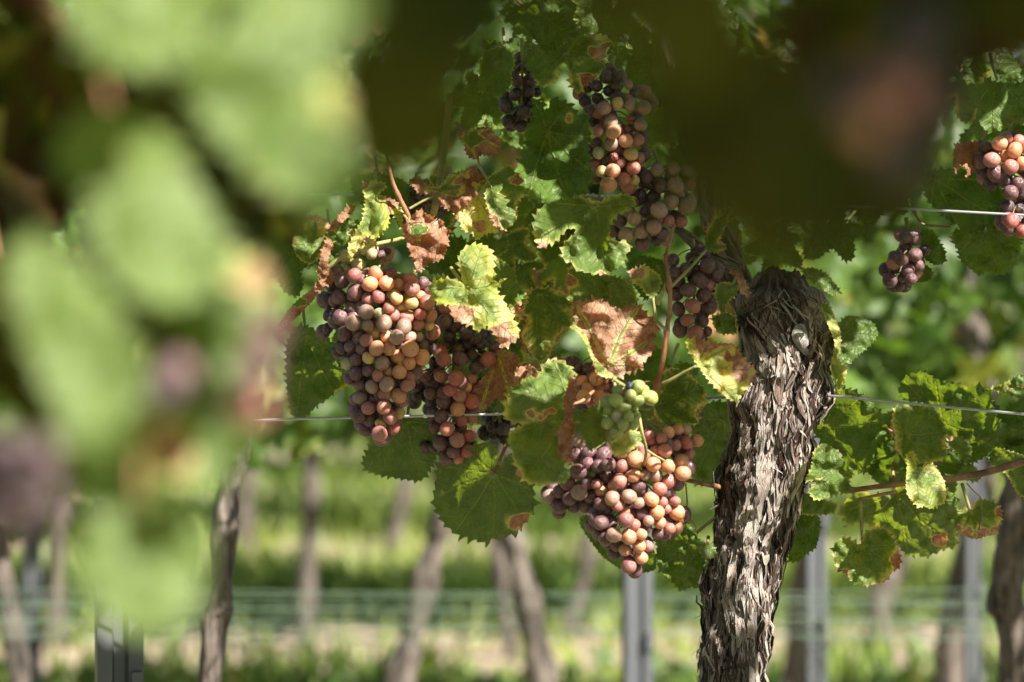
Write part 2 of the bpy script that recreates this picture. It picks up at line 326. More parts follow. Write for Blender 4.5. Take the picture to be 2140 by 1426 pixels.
def detailed_leaf(label, pts, org, dY=0.0, tx=.2, ty=.2, sty='green', Y0=F, teeth=1.0, ruf=1.0, step=None, blobs=(), curl=0.0, cup=.25, mat=None, group=None, petiole=None, name='vine_leaf', pet=True, flat=False):
    pts = np.array(pts, float); seed = len(LEAVES)+11; rr = np.random.RandomState(seed)
    pr = [tuple(p) for p in pts]; n = len(pts)
    q = np.vstack([pts[-1:], pts, pts[:2]]); dense = []
    for i in range(1, n+1):
        for t in np.arange(6)/6:
            a, b, c, d = q[i-1], q[i], q[i+1], q[i+2]
            cr = 0.5*((2*b)+(-a+c)*t+(2*a-5*b+4*c-d)*t*t+(-a+3*b-3*c+d)*t**3); dense.append(.5*cr+.5*(b*(1-t)+c*t))
    dense = np.array(dense); seg = np.diff(np.vstack([dense, dense[:1]]), axis=0); ln = np.hypot(*seg.T); cum = np.concatenate([[0], np.cumsum(ln)]); per = cum[-1]
    area = 0.5*abs(np.sum(pts[:, 0]*np.roll(pts[:, 1], -1)-np.roll(pts[:, 0], -1)*pts[:, 1])); R = math.sqrt(area/math.pi)
    st = step or max(4.0, R/17.0); tl = max(9.0, R*.19)*(1 if Y0 > 1.5 else 1.5)
    nt = max(10, int(per/tl)); tsz = tl*.42*teeth*.85; ccw = np.sum(dense[:, 0]*np.roll(dense[:, 1], -1)-np.roll(dense[:, 0], -1)*dense[:, 1]) > 0
    pos = []
    u = 0.0
    for i in range(nt):
        L1 = per/nt; u0 = (i+rr.uniform(-.22, .22))*L1
        jt = rr.choice([.55, .8, 1.0, 1.45])
        for fr, am in ((0.0, -.35), (.42, .15), (.78, 1.15*rr.uniform(.5, 1.3)), (.87, .6)):
            u = (u0+fr*L1) % per; k = min(np.searchsorted(cum, u, side='right')-1, len(dense)-1); t = (u-cum[k])/(ln[k]+1e-9)
            p = dense[k]+seg[k]*t; tn = seg[k]/(ln[k]+1e-9); nn = np.array([tn[1], -tn[0]])*(1 if ccw else -1)
            pos.append(p+nn*am*tsz*jt)
    out = np.array(pos)
    x0, y0 = out.min(0); x1, y1 = out.max(0); gx, gy = np.meshgrid(np.arange(x0, x1, st), np.arange(y0, y1, st*.87))
    gx = gx+(np.arange(gx.shape[0]) % 2)[:, None]*st*.5; gx = (gx+rr.uniform(-.15, .15, gx.shape)*st).ravel(); gy = (gy+rr.uniform(-.15, .15, gy.shape)*st).ravel()
    m = in_poly(gx, gy, [tuple(p) for p in dense]); gx = gx[m]; gy = gy[m]
    de = np.full(gx.shape, 1e9)
    for i in range(len(dense)):
        d, _ = seg_d(gx, gy, dense[i], dense[(i+1) % len(dense)]); de = np.minimum(de, d)
    m = de > st*.8; gx = gx[m]; gy = gy[m]; de = de[m]
    allp = [Vector(p) for p in out]+[Vector((a, b)) for a, b in zip(gx, gy)]
    res = delaunay_2d_cdt(allp, [], [list(range(len(out)))], 1, 1e-4)
    vv = np.array([tuple(v) for v in res[0]]); ff = [f for f in res[2] if len(f) == 3]
    x, y = vv[:, 0], vv[:, 1]
    ed = np.full(len(x), 1e9)
    for i in range(len(dense)):
        d, _ = seg_d(x, y, dense[i], dense[(i+1) % len(dense)]); ed = np.minimum(ed, d)
    ed /= R
    ox, oy = org; dd = dense-np.array([ox, oy]); ang = np.arctan2(dd[:, 1], dd[:, 0]); rad = np.hypot(dd[:, 0], dd[:, 1])
    order = np.argsort(-rad); tips = []
    for k in order:
        if rad[k] < R*.7: break
        if all(abs((ang[k]-a+math.pi) % (2*math.pi)-math.pi) > .55 for a, _ in tips): tips.append((ang[k], rad[k]))
        if len(tips) >= 7: break
    vd = np.full(len(x), 1e9); sa = np.zeros(len(x))
    ccx, ccy = pts.mean(0)
    for a, r in tips:
        tip = (ox+math.cos(a)*r*.95, oy+math.sin(a)*r*.95)
        mid = ((ox+tip[0])/2+rr.uniform(-.05, .05)*r, (oy+tip[1])/2+rr.uniform(-.05, .05)*r)
        for aa, bb, s0 in ((org, mid, 0), (mid, tip, r*.475)):
            d, t = seg_d(x, y, aa, bb); mm = d < vd; vd[mm] = d[mm]; sa[mm] = (s0+t)[mm]
    vdn = vd/R; herr = (sa/R-vdn*.75)/.20+rr.uniform(0, 1)
    hf = np.abs((herr % 1)-.5)
    prox = np.maximum(np.exp(-vdn/.07), .55*np.exp(-hf/.10)*np.exp(-vdn/.5))
    a_ = STY[sty]; we = .16; ed0 = ed; em = vnoise(x/R*1.7+seed*2.7, y/R*1.7+3, seed+9); ed = ed/(.12+1.9*em*em)+.0; em2 = vnoise(x/R*4+seed*2.7, y/R*4+3, seed+19); ed = ed*(.6+.9*em2)
    yel = a_[0]+a_[1]*np.exp(-ed/we)-a_[2]*prox; brn = a_[3]+a_[4]*np.exp(-ed/(we*.7))-a_[5]*prox
    for bx, by, br, ba in blobs:
        gn = (vnoise(x/br*1.3+bx, y/br*1.3+by, 61)-.5)*1.5+(vnoise(x/br*3+bx, y/br*3+by, 62)-.5)*.8; gq = np.exp(-((x-bx)**2*.8+(y-by)**2*1.25)/(br*br)-gn); brn = brn+ba*gq*1.2; yel = yel+ba*gq
    if not flat:
        tx += rr.uniform(-.06, .06); ty += rr.uniform(-.06, .06)
    kk = Y0*S; ed = ed0
    dep = (tx*(x-ox)+ty*(oy-y))*kk
    rl = R*kk
    dx, dy = (x-ccx)/R, (y-ccy)/R
    nz = vnoise(x/R*2.2+seed*3.1, y/R*2.2, seed)-.5; nz2 = vnoise(x/R*5.5+seed, y/R*5.5+7, seed+5)-.5
    edge = np.exp(-ed/.22)
    dep += rl*(cup*.35*(dx*dx+dy*dy)-.22*np.minimum(vdn, .5)*1.0)+rl*ruf*(nz*.62+nz2*.38*edge+nz2*.10)
    dep -= rl*.05*np.exp(-hf/.12)*0
    dep += curl*rl*np.maximum(0, .35-ed)**1*1.2*nz
    Yv = Y0+dY+dep; Yv = np.maximum(Yv, .2)
    V = np.stack([(x-1070)*Yv*S, Yv, H-(y-HOR)*Yv*S], 1)
    uv = np.stack([x*kk+seed*.37, -y*kk+seed*.11], 1)
    if Y0 < 1.5: uv = uv
    me = mesh(name, V, ff, {'yel': yel, 'brn': brn, 'tone': np.full(len(x), a_[6]), 'vd': vdn, 'herr': herr}, uv)
    o = obj(name, me, None, mat or M_LEAF)
    tag(o, label, 'leaf', group)
    if pet:
        k = int(np.argmin(np.hypot(x-ox, y-oy))); p0 = V[k]
        if petiole is None:
            v = np.array([ox-ccx, oy-ccy]); v = v/(np.linalg.norm(v)+1e-6)*R*.8
            e = P(ox+v[0]*.8, oy+v[1]*.8-R*.15, Yv[k]+.035); mdp = P(ox+v[0]*.4, oy+v[1]*.45, Yv[k]+.022); path = [p0, mdp, e]
        else: path = [p0]+[P(a, b, Yv[k]+c) for a, b, c in petiole]
        c = catmull(path, 6); tube_obj('petiole', c, np.linspace(.0011, .0016, len(c))*(Y0/F)**.3, M_GSTEM if seed % 3 else M_RSTEM, o, 7)
    LEAVES.append(o); return o
def pp(s, reg):
    ox, oy, sc_ = reg; v = [tuple(map(float, q.split(','))) for q in s.split()]; return [(ox+a/sc_, oy+b/sc_) for a, b in v]
R0 = (0, 0, 1.0); R1 = (560, 300, 3.752); R2 = (1020, 20, 3.752); R3 = (560, 560, 3.241); R4 = (1060, 360, 3.752); R5 = (1000, 700, 2.546); R7 = (1660, 700, 2.377); R8 = (1660, 100, 2.377); R9 = (640, 200, 3.395)
def LF(label, reg, s, org, dY, tx, ty, sty, **kw):
    o = pp('%g,%g' % org, reg)[0]; kw['blobs'] = [(reg[0]+b[0]/reg[2], reg[1]+b[1]/reg[2], b[2]/reg[2], b[3]) for b in kw.get('blobs', ())]
    return detailed_leaf(label, pp(s, reg), o, dY, tx, ty, sty, **kw)
LF('bright yellow-green leaf hanging folded above the left grape bunch', R1, '750,300 830,285 860,300 920,310 925,345 870,400 930,420 1000,450 1040,520 1060,620 1045,670 1000,580 955,530 945,640 900,690 880,720 830,755 790,720 720,810 670,880 660,925 635,900 630,800 680,700 730,620 755,530 760,420 735,350', (840,360), -.035, .25, .55, 'lime', blobs=((940,470,60,.9),(750,310,45,.9),(700,760,80,.5)), ruf=1.3)
LF('dark green leaf behind the bare brown shoot tip at upper left', R1, '640,270 700,235 870,230 1000,265 1100,320 1110,420 1080,540 1000,560 900,520 760,500 680,420', (865,250), .015, .1, -.1, 'green', blobs=((750,215,40,.9),))
LF('pale blotched leaf at the far left edge of the sharp foliage', R1, '220,650 300,570 380,556 450,600 490,650 450,720 430,800 400,900 330,950 240,900 190,780', (330,900), -.02, .1, .3, 'mottle2', blobs=((380,600,90,.4),))
LF('withered leaf curled into a thin brown roll left of the bunch', R1, '630,480 690,495 650,560 590,610 540,660 520,760 490,850 470,950 520,1050 525,1080 430,1125 400,1080 395,1000 420,850 450,760 500,640 560,560 600,520', (440,1100), -.06, .7, .1, 'dead', ruf=1.2, blobs=((500,720,60,-1.2),))
LF('grey-green half leaf behind the rolled brown leaf edge', R1, '520,670 620,620 715,600 690,700 620,790 560,830 530,900 490,985 470,930 460,850 490,750', (500,960), -.035, -.2, .1, 'green', blobs=((650,700,40,.6),))
LF('long brown rolled leaf slanting down at the left edge of the bunch', R3, '372,60 375,130 310,215 200,330 60,440 75,385 130,300 200,220 300,140 340,80', (372,80), -.05, .5, .2, 'dead', ruf=1.1, blobs=((200,240,70,-.9),), teeth=.6)
LF('curled tan-brown leaf with a small green heart above the left bunch', R1, '1180,525 1220,530 1240,555 1300,570 1310,600 1370,600 1380,650 1430,680 1415,720 1415,790 1390,840 1380,890 1330,925 1270,930 1220,965 1205,1010 1150,990 1150,930 1100,820 1070,720 1050,660 1080,620 1130,570', (1110,610), -.06, .1, .15, 'dead', ruf=1.4, blobs=((1190,680,60,-1.6),(1180,780,28,-1.0)))
LF('half green half brown leaf spread wide below the dark green blur', R1, '1100,300 1130,275 1190,265 1240,320 1300,340 1380,310 1400,260 1470,230 1540,210 1630,170 1650,240 1700,260 1725,300 1690,370 1640,410 1590,430 1560,490 1510,510 1460,530 1390,510 1340,470 1345,400 1290,385 1240,400 1170,390 1150,345', (1350,375), -.04, .1, .5, 'blotch', ruf=1.5, blobs=((1620,270,110,.9),(1440,470,110,1.0),(1170,330,60,.9)))
LF('green and cream leaf with a brown spot left of the big dark leaf', R1, '1770,230 1890,165 1950,220 1990,260 2000,310 2020,360 1990,430 1940,470 1955,520 1950,590 1910,640 1870,660 1850,685 1800,640 1790,660 1740,560 1700,420 1720,330 1730,270', (1735,290), -.05, .15, .3, 'blotch', ruf=.9, blobs=((1960,290,45,1.2),(1780,560,120,.35)))
LF('yellow and orange leaf with white crisp margin below the shoot', R1, '1470,580 1480,520 1540,500 1590,440 1670,390 1740,560 1800,640 1800,700 1740,700 1690,720 1640,760 1600,710 1530,680 1510,620', (1640,400), -.035, .2, .3, 'yellow', blobs=((1660,640,60,.9),(1500,580,50,.5)))
LF('small crisp brown leaf highest at the centre left', R9, '1080,240 1180,250 1230,225 1270,225 1320,240 1330,280 1370,300 1390,350 1360,410 1300,430 1240,420 1210,455 1160,440 1130,400 1120,330 1080,300', (1130,260), -.03, .2, .4, 'brown', ruf=1.5, blobs=((1180,310,50,-1.0),))
LF('sunlit lime leaf with pink withered margin above the red-purple bunch', R0, '968,520 985,510 1010,512 1030,525 1033,560 1030,595 1048,583 1050,590 1038,608 1060,640 1085,690 1080,710 1050,728 1035,700 1015,680 1000,695 985,680 950,670 942,650 938,635 915,637 895,605 905,587 940,582 965,590 972,600 960,565 958,540', (981,603), -.085, .35, .45, 'lime', blobs=((965,660,28,1.3),(1050,700,28,.9),(1000,530,22,.4)), ruf=.9)
LF('darker green leaf half tucked behind the sunlit lime leaf', R0, '1020,530 1050,545 1075,565 1080,590 1100,615 1102,635 1080,638 1098,652 1085,675 1060,650 1030,625 1015,570', (1010,600), -.05, -.1, .1, 'blotch', blobs=((1090,650,15,.9),))
LF('mottled brown leaf with green veins between the two purple bunches', R0, '1088,630 1110,605 1150,600 1185,605 1205,640 1195,680 1170,700 1150,740 1130,755 1100,735 1085,700 1100,670', (1125,612), -.02, .1, -.1, 'mottle')
LF('large dark green leaf hanging left of the upper bunch', R2, '360,700 430,720 440,790 470,780 500,700 550,690 580,720 650,740 700,830 780,930 810,1000 790,1060 800,1180 820,1300 760,1420 620,1500 420,1520 300,1440 290,1380 260,1300 220,1250 250,1170 320,1120 290,1040 300,930 330,880 350,790', (460,960), -.05, -.1, .15, 'dark', blobs=((620,860,60,.9),(700,1000,50,.5)), cup=-.4)
LF('uppermost green leaf in the frame partly lost in the dark blur', R2, '290,100 420,20 560,20 650,60 700,130 650,230 600,250 560,290 510,330 450,360 420,310 380,260 340,200 300,150', (450,60), -.07, .0, .3, 'green')
LF('green leaf with notched base and brown right side at the top', R2, '270,280 380,270 460,350 560,290 630,230 730,210 850,190 960,230 930,310 910,370 925,430 900,470 850,530 780,580 740,640 695,660 640,590 625,480 600,420 560,450 550,530 530,570 470,600 410,610 360,540 310,470 290,420 270,370', (600,350), -.055, .15, .25, 'yedge', blobs=((880,330,90,1.1),(760,560,80,1.0),(720,420,50,.4)))
LF('yellow-tipped green leaf left of the topmost bunch', R2, '-20,330 100,290 190,340 210,440 180,500 190,560 160,620 110,680 60,690 0,650 -60,650 -110,630 -70,560 -60,430', (60,420), -.02, .1, .3, 'yedge')
LF('large green leaf with yellow margin and curled right lobe at centre', R4, '310,260 420,220 560,190 700,230 800,200 900,170 980,185 1005,230 980,290 900,320 850,350 800,430 810,510 850,560 900,530 970,580 940,630 930,690 900,730 850,760 790,800 700,800 650,790 590,780 530,760 510,710 440,690 425,600 470,530 535,480 530,440 480,440 430,490 380,550 330,560 270,600 220,530 200,450 220,350 250,290', (700,270), -.075, .2, .35, 'yedge', cup=-.3, ruf=.9, blobs=((270,560,40,.5),(760,790,50,.5)))
LF('brown veined leaf with green ribs standing upright at centre', R0, '1200,628 1225,632 1250,625 1275,640 1295,648 1310,640 1335,638 1350,655 1370,670 1375,690 1362,715 1370,725 1345,760 1340,770 1310,780 1290,792 1250,785 1245,770 1235,740 1225,705 1205,685 1195,680 1210,670 1200,650', (1272,764), -.09, .2, .25, 'brown', ruf=1.1, teeth=1.3)
LF('pale yellow folded leaf flap left of the brown veined leaf', R0, '1190,682 1206,682 1226,703 1240,742 1262,768 1290,790 1268,790 1248,782 1238,752 1222,715 1208,695', (1272,764), -.10, .4, .3, 'lime', teeth=.5, pet=False)
LF('small pink-edged young leaf at the tip of the thin shoot', R0, '1315,565 1335,560 1345,555 1360,562 1378,575 1382,590 1375,610 1365,625 1350,615 1340,600 1320,590', (1364,625), -.09, .1, .3, 'lime', blobs=((1330,567,18,1.0),), petiole=((1368,650,0),(1372,670,0),(1392,690,.005)))
LF('mottled cream and green leaf between lime leaf and brown leaf', R4, '460,830 480,770 530,720 700,760 820,810 950,860 1010,950 1020,1040 960,1080 890,1080 800,1050 740,1000 660,1010 540,1010 480,1030 480,930 455,900', (790,960), -.045, .1, .2, 'mottle2', blobs=((500,860,60,.5),))
LF('yellow-green leaf with curled brown side beside the trunk', R0, '1432,712 1450,706 1475,712 1500,718 1530,720 1545,735 1560,755 1580,775 1570,800 1555,820 1540,840 1525,835 1505,820 1485,800 1470,780 1455,760 1440,735', (1455,763), -.10, .3, .35, 'lime', blobs=((1540,765,38,1.2),(1470,725,25,.6)), ruf=1.4, petiole=((1430,778,.004),(1400,795,.01),(1384,802,.015)))
LF('red-brown leaf with green veins left of the trunk', R0, '1372,790 1390,770 1415,770 1445,785 1470,810 1475,840 1460,865 1460,885 1430,893 1390,890 1365,870 1368,840', (1372,850), -.015, -.2, -.1, 'mottle', ruf=.8)
LF('big blistered green leaf with brown blotches in front of the right bunch', R5, '330,200 350,150 400,125 450,140 500,180 510,215 480,260 470,320 460,360 470,420 430,520 430,600 450,680 480,740 470,780 400,790 340,800 270,790 220,760 200,710 180,640 160,570 165,520 210,490 260,462 200,475 140,440 135,390 150,340 160,290 220,260 260,225 310,225', (480,385), -.115, .15, .35, 'yedge', blobs=((300,420,50,.7),(390,430,45,.7),(190,730,50,.4)), ruf=.7)
LF('dry tan rolled margin of a leaf above the right bunch', R5, '500,215 525,260 515,330 500,400 510,500 495,600 495,695 470,680 425,645 430,560 420,520 460,440 450,370 455,330 480,260', (500,400), -.135, .5, .1, 'dead', ruf=1.5, pet=False)
LF('large round backlit green leaf hanging lowest left of centre', R0, '915,965 960,945 1000,925 1035,930 1040,975 1032,988 1060,950 1080,960 1095,1000 1115,1020 1118,1060 1100,1090 1080,1115 1060,1120 1040,1120 1020,1135 990,1130 950,1115 920,1085 905,1050 910,1010', (1032,990), .03, -.5, -1.15, 'green', blobs=((1090,1090,28,1.1),(925,1030,10,.8)), ruf=.5, petiole=((1045,960,0),(1058,930,.01)))
LF('dark backlit green leaf directly below the left grape bunch', R0, '757,965 775,925 820,880 860,870 905,880 915,940 900,980 880,1005 850,1003 800,995 765,985', (850,880), .04, -.3, -1.0, 'green', ruf=.6)
LF('dark green toothed leaf left of the big bunch', R0, '598,720 620,680 650,685 690,710 715,750 710,800 690,830 660,850 640,870 610,870 598,800', (640,700), .03, -.3, -.95, 'green')
LF('orange-brown dry leaf right of the red-purple bunch', R3, '1420,780 1500,700 1560,560 1650,570 1710,620 1670,700 1680,800 1640,880 1580,900 1560,870 1500,930 1430,990 1430,880', (1560,590), .01, .0, -.2, 'brown', ruf=1.2)
LF('dark red-brown leaf scrap above the blistered green leaf', R5, '190,260 205,180 250,165 330,165 400,110 480,140 500,190 420,200 300,260', (300,180), -.01, .1, -.1, 'dead')
LF('small fresh green leaf left of the green unripe berries', R5, '540,430 560,400 620,380 690,350 720,420 730,530 700,565 640,580 590,620 560,560 540,500', (690,480), -.125, .1, .4, 'green', ruf=.7)
LF('small pale green leaf below the green unripe berries', R5, '698,575 750,550 800,510 860,520 865,580 830,600 800,630 770,650 730,640 700,610', (820,530), -.13, .3, .5, 'lime', ruf=.7, flat=True)
LF('narrow green leaf peeking below the right bunch', R5, '540,970 580,955 620,1000 700,1080 780,1200 850,1200 900,1080 945,1180 940,1250 850,1270 770,1255 660,1180 570,1060 540,1010', (800,1100), .045, -.1, -.7, 'green', teeth=.5)
LF('backlit green leaf between the right bunch and the trunk foot', R5, '930,1080 1000,1060 1080,1010 1120,1000 1180,1100 1240,1130 1205,1200 1195,1290 1190,1350 1130,1340 1075,1365 1020,1300 960,1250 945,1180 950,1120', (1120,1110), .03, -.2, -.65, 'green', petiole=((1450,1120,0),(1475,1098,0),(1500,1080,0)))
LF('tall dark green leaf behind the left side of the trunk', R5, '1130,500 1200,380 1280,350 1400,400 1420,520 1400,650 1340,760 1240,800 1140,790 1120,680 1150,570', (1300,450), .08, -.3, -1.0, 'green')
LF('small pale leaf scrap against the left edge of the trunk', R5, '1165,1130 1220,1105 1265,1140 1255,1185 1205,1195 1180,1165', (1220,1110), .0, .2, .4, 'pale')
LF('wide backlit green leaf under the wire right of the trunk', R7, '515,290 540,220 600,190 650,185 700,220 800,240 870,260 900,250 970,270 980,340 1000,400 1050,460 1040,520 1020,580 950,550 880,530 820,510 760,480 740,440 640,340 560,330', (740,440), .04, -.3, -.95, 'green')
LF('broad backlit green leaf touching the right side of the trunk', R7, '60,330 130,280 180,260 280,270 340,300 430,380 460,430 450,500 400,560 380,640 330,690 250,640 230,580 170,560 90,480', (150,460), .06, -.3, -.95, 'green')
LF('shaded green leaf with pale veins below the wire', R7, '480,450 500,360 560,340 660,350 710,380 740,440 760,480 750,530 760,600 710,630 640,640 590,620 530,600 495,560 500,500', (560,497), .0, -.2, -.05, 'mottle2')
LF('folded pale yellow-green leaf hanging over the brown cane', R7, '555,590 590,580 605,610 610,665 650,650 690,640 720,680 745,730 755,800 740,840 700,850 680,865 640,850 620,860 590,830 560,790 555,720 560,650', (607,668), -.05, .5, .5, 'lime', ruf=.8, teeth=.8)
LF('small half-lit leaf against the right edge of the trunk', R7, '55,730 90,640 100,570 150,540 200,570 240,620 295,685 270,730 290,770 240,790 190,800 150,815 100,820 70,770 125,715', (128,715), -.02, .2, .3, 'yedge')
LF('large spotted backlit leaf below the brown cane', R7, '215,880 260,820 330,780 420,800 500,770 560,740 700,745 800,800 810,900 800,980 805,1050 740,1065 700,1085 650,1105 600,1085 560,1100 520,1050 480,1000 400,960 300,940 260,960 250,910', (505,790), .055, -.3, -.95, 'yedge', blobs=((720,1010,50,.9),))
LF('round leaf hanging alone from a red stalk lowest at right', R7, '190,1080 200,1040 240,1005 290,1020 333,1045 345,985 400,955 450,960 490,1010 510,1060 530,1110 520,1160 480,1180 470,1210 440,1230 380,1245 330,1245 280,1220 250,1180 215,1170 200,1120', (335,1045), -.01, .0, .1, 'blotch', blobs=((230,1190,30,1.0),(510,1130,30,1.1)), cup=.1, petiole=((1800,1100,0),(1798,1045,0)))
LF('brown-rimmed round leaf beside the right background trunk', R7, '780,930 790,880 830,850 880,870 890,830 930,815 990,830 1030,870 1030,930 1000,990 950,1000 900,1015 850,1000 810,970', (885,875), .06, -.1, -.5, 'blotch', blobs=((830,970,60,.5),(980,980,50,.6),(1020,880,30,.6)), petiole=((2028,1068,0),(2010,1010,0)))
LF('green leaf cut by the right edge at cane height', R7, '960,600 1000,560 1080,580 1141,600 1240,680 1240,840 1120,800 1080,740 1050,690 980,640', (1141,600), .02, .1, -.7, 'yedge')
LF('dark leaf filling the gap above the brown cane', R7, '380,640 420,560 480,500 560,520 620,600 760,570 850,640 840,700 700,740 500,760 420,740 380,700', (520,560), .08, -.3, -.9, 'dark')
LF('green leaf at the right edge below the wire', R7, '1030,400 1060,350 1141,320 1260,350 1260,620 1141,600 1060,560 1035,480', (1141,440), .06, -.2, -.9, 'green')
LF('red-spotted leaf tip at the right edge just above the wire', R7, '975,265 1040,240 1141,195 1260,190 1260,320 1141,320 1050,300', (1230,250), .0, .1, -.1, 'yedge', blobs=((1070,255,18,1.0),(1130,250,16,.8)))
LF('deep green toothed leaf right of the trunk at its narrow waist', R7, '-30,1120 -20,900 60,870 120,900 130,960 120,1010 105,1060 60,1090 20,1125', (0,900), .06, -.2, -.4, 'dark')
LF('small red-edged leaf under the shaded green leaf', R7, '765,540 820,505 870,540 885,585 860,625 820,600', (780,540), -.01, .1, -.3, 'mottle2')
LF('brown-tinged leaf strip under the half-lit leaf', R7, '20,780 130,810 215,840 200,885 120,895 40,890', (100,800), .03, .1, -.5, 'blotch')
LF('pale green leaf at the right edge above the orange grapes', R8, '950,150 1000,170 1080,180 1200,160 1260,250 1260,400 1141,385 1080,370 1040,400 990,425 950,410 920,370 910,300 900,240 930,200', (1000,150), -.03, .2, .2, 'green', ruf=.7)
LF('small bright green leaf directly on top of the orange grapes', R8, '1030,420 1100,365 1160,350 1230,420 1160,440 1100,440', (1141,370), .0, .1, -.4, 'green')
LF('torn dry brown leaf left of the orange grapes', R8, '800,480 870,470 935,458 925,500 900,560 890,610 855,650 860,600 830,590 800,630 790,560', (920,470), -.01, .3, .3, 'dead', ruf=1.3)
LF('dark shaded leaf behind the right upper wire', R8, '640,620 800,600 950,640 1040,720 1060,850 1020,900 900,920 800,880 720,820 650,740', (700,650), .04, -.2, -.5, 'dark')
LF('backlit green leaf below the upper wire at right', R8, '780,960 800,900 900,910 1000,900 1100,920 1125,980 1120,1040 1080,1100 1030,1130 960,1110 910,1130 860,1080 820,1050 810,1000', (950,900), .04, -.3, -1.1, 'green')
LF('small dark leaf right of the small shaded bunch', R8, '620,930 640,905 690,910 720,960 750,1010 750,1065 700,1080 640,1040', (640,930), .03, -.2, -.4, 'dark')
LF('tiny dark leaf under the small shaded bunch', R8, '605,1160 630,1070 680,1100 690,1140 645,1165', (640,1080), .03, -.2, -.6, 'dark')
LF('blistered green leaf standing right of the trunk head', R0, '1750,680 1770,660 1800,663 1825,675 1835,700 1815,725 1790,745 1770,765 1750,745 1745,710', (1752,690), -.01, .4, .3, 'green', ruf=.6)
LF('long lime leaf folded lengthwise along the trunk head', R0, '1715,632 1735,640 1755,690 1758,720 1755,750 1770,770 1765,800 1755,825 1745,800 1735,770 1745,720 1735,690 1722,660', (1718,635), -.03, .3, -.3, 'lime', teeth=.5)
LF('small reddish leaf tip poking out above the trunk head', R0, '1675,565 1700,560 1730,575 1757,610 1740,617 1715,602 1690,587', (1680,565), -.04, .1, .1, 'yedge')
LF('small olive leaf between the trunk head and the purple bunch', R4, '1630,900 1690,860 1790,880 1810,920 1780,980 1710,1030 1690,1110 1660,1080 1635,980', (1760,890), -.04, .1, -.1, 'blotch')
LF('curled pink-brown leaf edge against the trunk head', R4, '1735,780 1800,778 1850,830 1890,900 1905,980 1870,965 1830,950 1810,880 1790,820', (1750,790), -.06, .4, .2, 'dead', ruf=1.2, pet=False)
LF('ragged red and green leaf upper left of the trunk', R4, '1560,420 1600,380 1630,290 1670,290 1680,340 1740,270 1765,310 1740,380 1700,450 1670,530 1720,580 1700,620 1640,640 1580,610 1550,560 1560,500', (1565,595), -.05, .1, .2, 'mottle', ruf=1.2)
LF('dark shaded leaf in the gap above the purple bunch', R4, '940,710 1020,655 1130,670 1240,700 1270,780 1240,900 1180,960 1080,1000 1000,900 960,800', (1200,740), .05, -.1, -.5, 'dark')
LF('dark brown shaded leaf right of the thin shoot above the trunk', R4, '1600,1140 1700,1100 1790,1130 1800,1260 1740,1270 1650,1260', (1700,1120), .0, .0, -.2, 'mottle')
LF('yellow-rimmed leaf tip left of the dark green centre leaf', R1, '1540,800 1640,720 1740,700 1880,740 1880,830 1780,900 1700,860 1600,860', (1700,720), .03, .1, -.2, 'mottle2')
# filler foliage of the same vine behind the traced leaves
def filler_leaf(cx, cy, rpx, roll, label, group, dY, tx, ty, sty, **kw):
    th, r = polar_outline(26, .0, random.randint(0, 999)); r = r*rpx
    pts = [(cx+r[i]*math.sin(th[i]+roll), cy+r[i]*math.cos(th[i]+roll)*.95) for i in range(26)]
    return detailed_leaf(label, pts, (cx-math.sin(roll)*rpx*.15, cy-math.cos(roll)*rpx*.15), dY, tx, ty, sty, group=group, step=max(6, rpx/11), **kw)
ZONES = [
 ('shaded mottled leaf in the dim foliage behind the lime leaf', 'dim leaves behind the lime leaf', (1040, 420, 1240, 640), 9, ['mottle2', 'mottle', 'yedge', 'olive']),
 ('dim leaf deep behind the top bunches', 'dim leaves behind the top bunches', (1000, -120, 1500, 260), 12, ['dark', 'green', 'yedge']),
 ('dark green leaf behind the left grape bunch', 'dim leaves behind the left bunch', (620, 380, 900, 760), 9, ['dark', 'green', 'mottle2']),
 ('shaded leaf behind the red-purple bunch', 'dim leaves behind the red-purple bunch', (900, 380, 1100, 860), 7, ['dark', 'mottle', 'green']),
 ('shaded leaf hidden behind the right bunch', 'dim leaves behind the right bunch', (1150, 760, 1400, 960), 5, ['dark', 'mottle2']),
 ('dark leaf hidden behind the big foreground blur above the trunk', 'leaves above the trunk head', (1540, 150, 1880, 520), 10, ['dark', 'green', 'yedge']),
 ('shaded leaf at the upper right behind the orange grapes', 'dim leaves at the upper right', (1920, 60, 2220, 520), 8, ['dark', 'green', 'blotch']),
 ('dark leaf behind the leaves under the right wire', 'dim leaves under the right wire', (1800, 860, 2180, 1010), 5, ['dark', 'green']),
 ('green leaf behind the upper left blurred foliage', 'leaves behind the left blur', (-60, 60, 640, 560), 12, ['green', 'dark', 'yedge'])]
for lab, grp, (xa, ya, xb, yb), cnt, sts in ZONES:
    for i in range(cnt):
        filler_leaf(random.uniform(xa, xb), random.uniform(ya, yb), random.uniform(75, 120), random.uniform(-.9, .9), lab, grp, random.uniform(.07, .17), random.uniform(-.3, .4), random.uniform(-.6, .3), random.choice(sts))

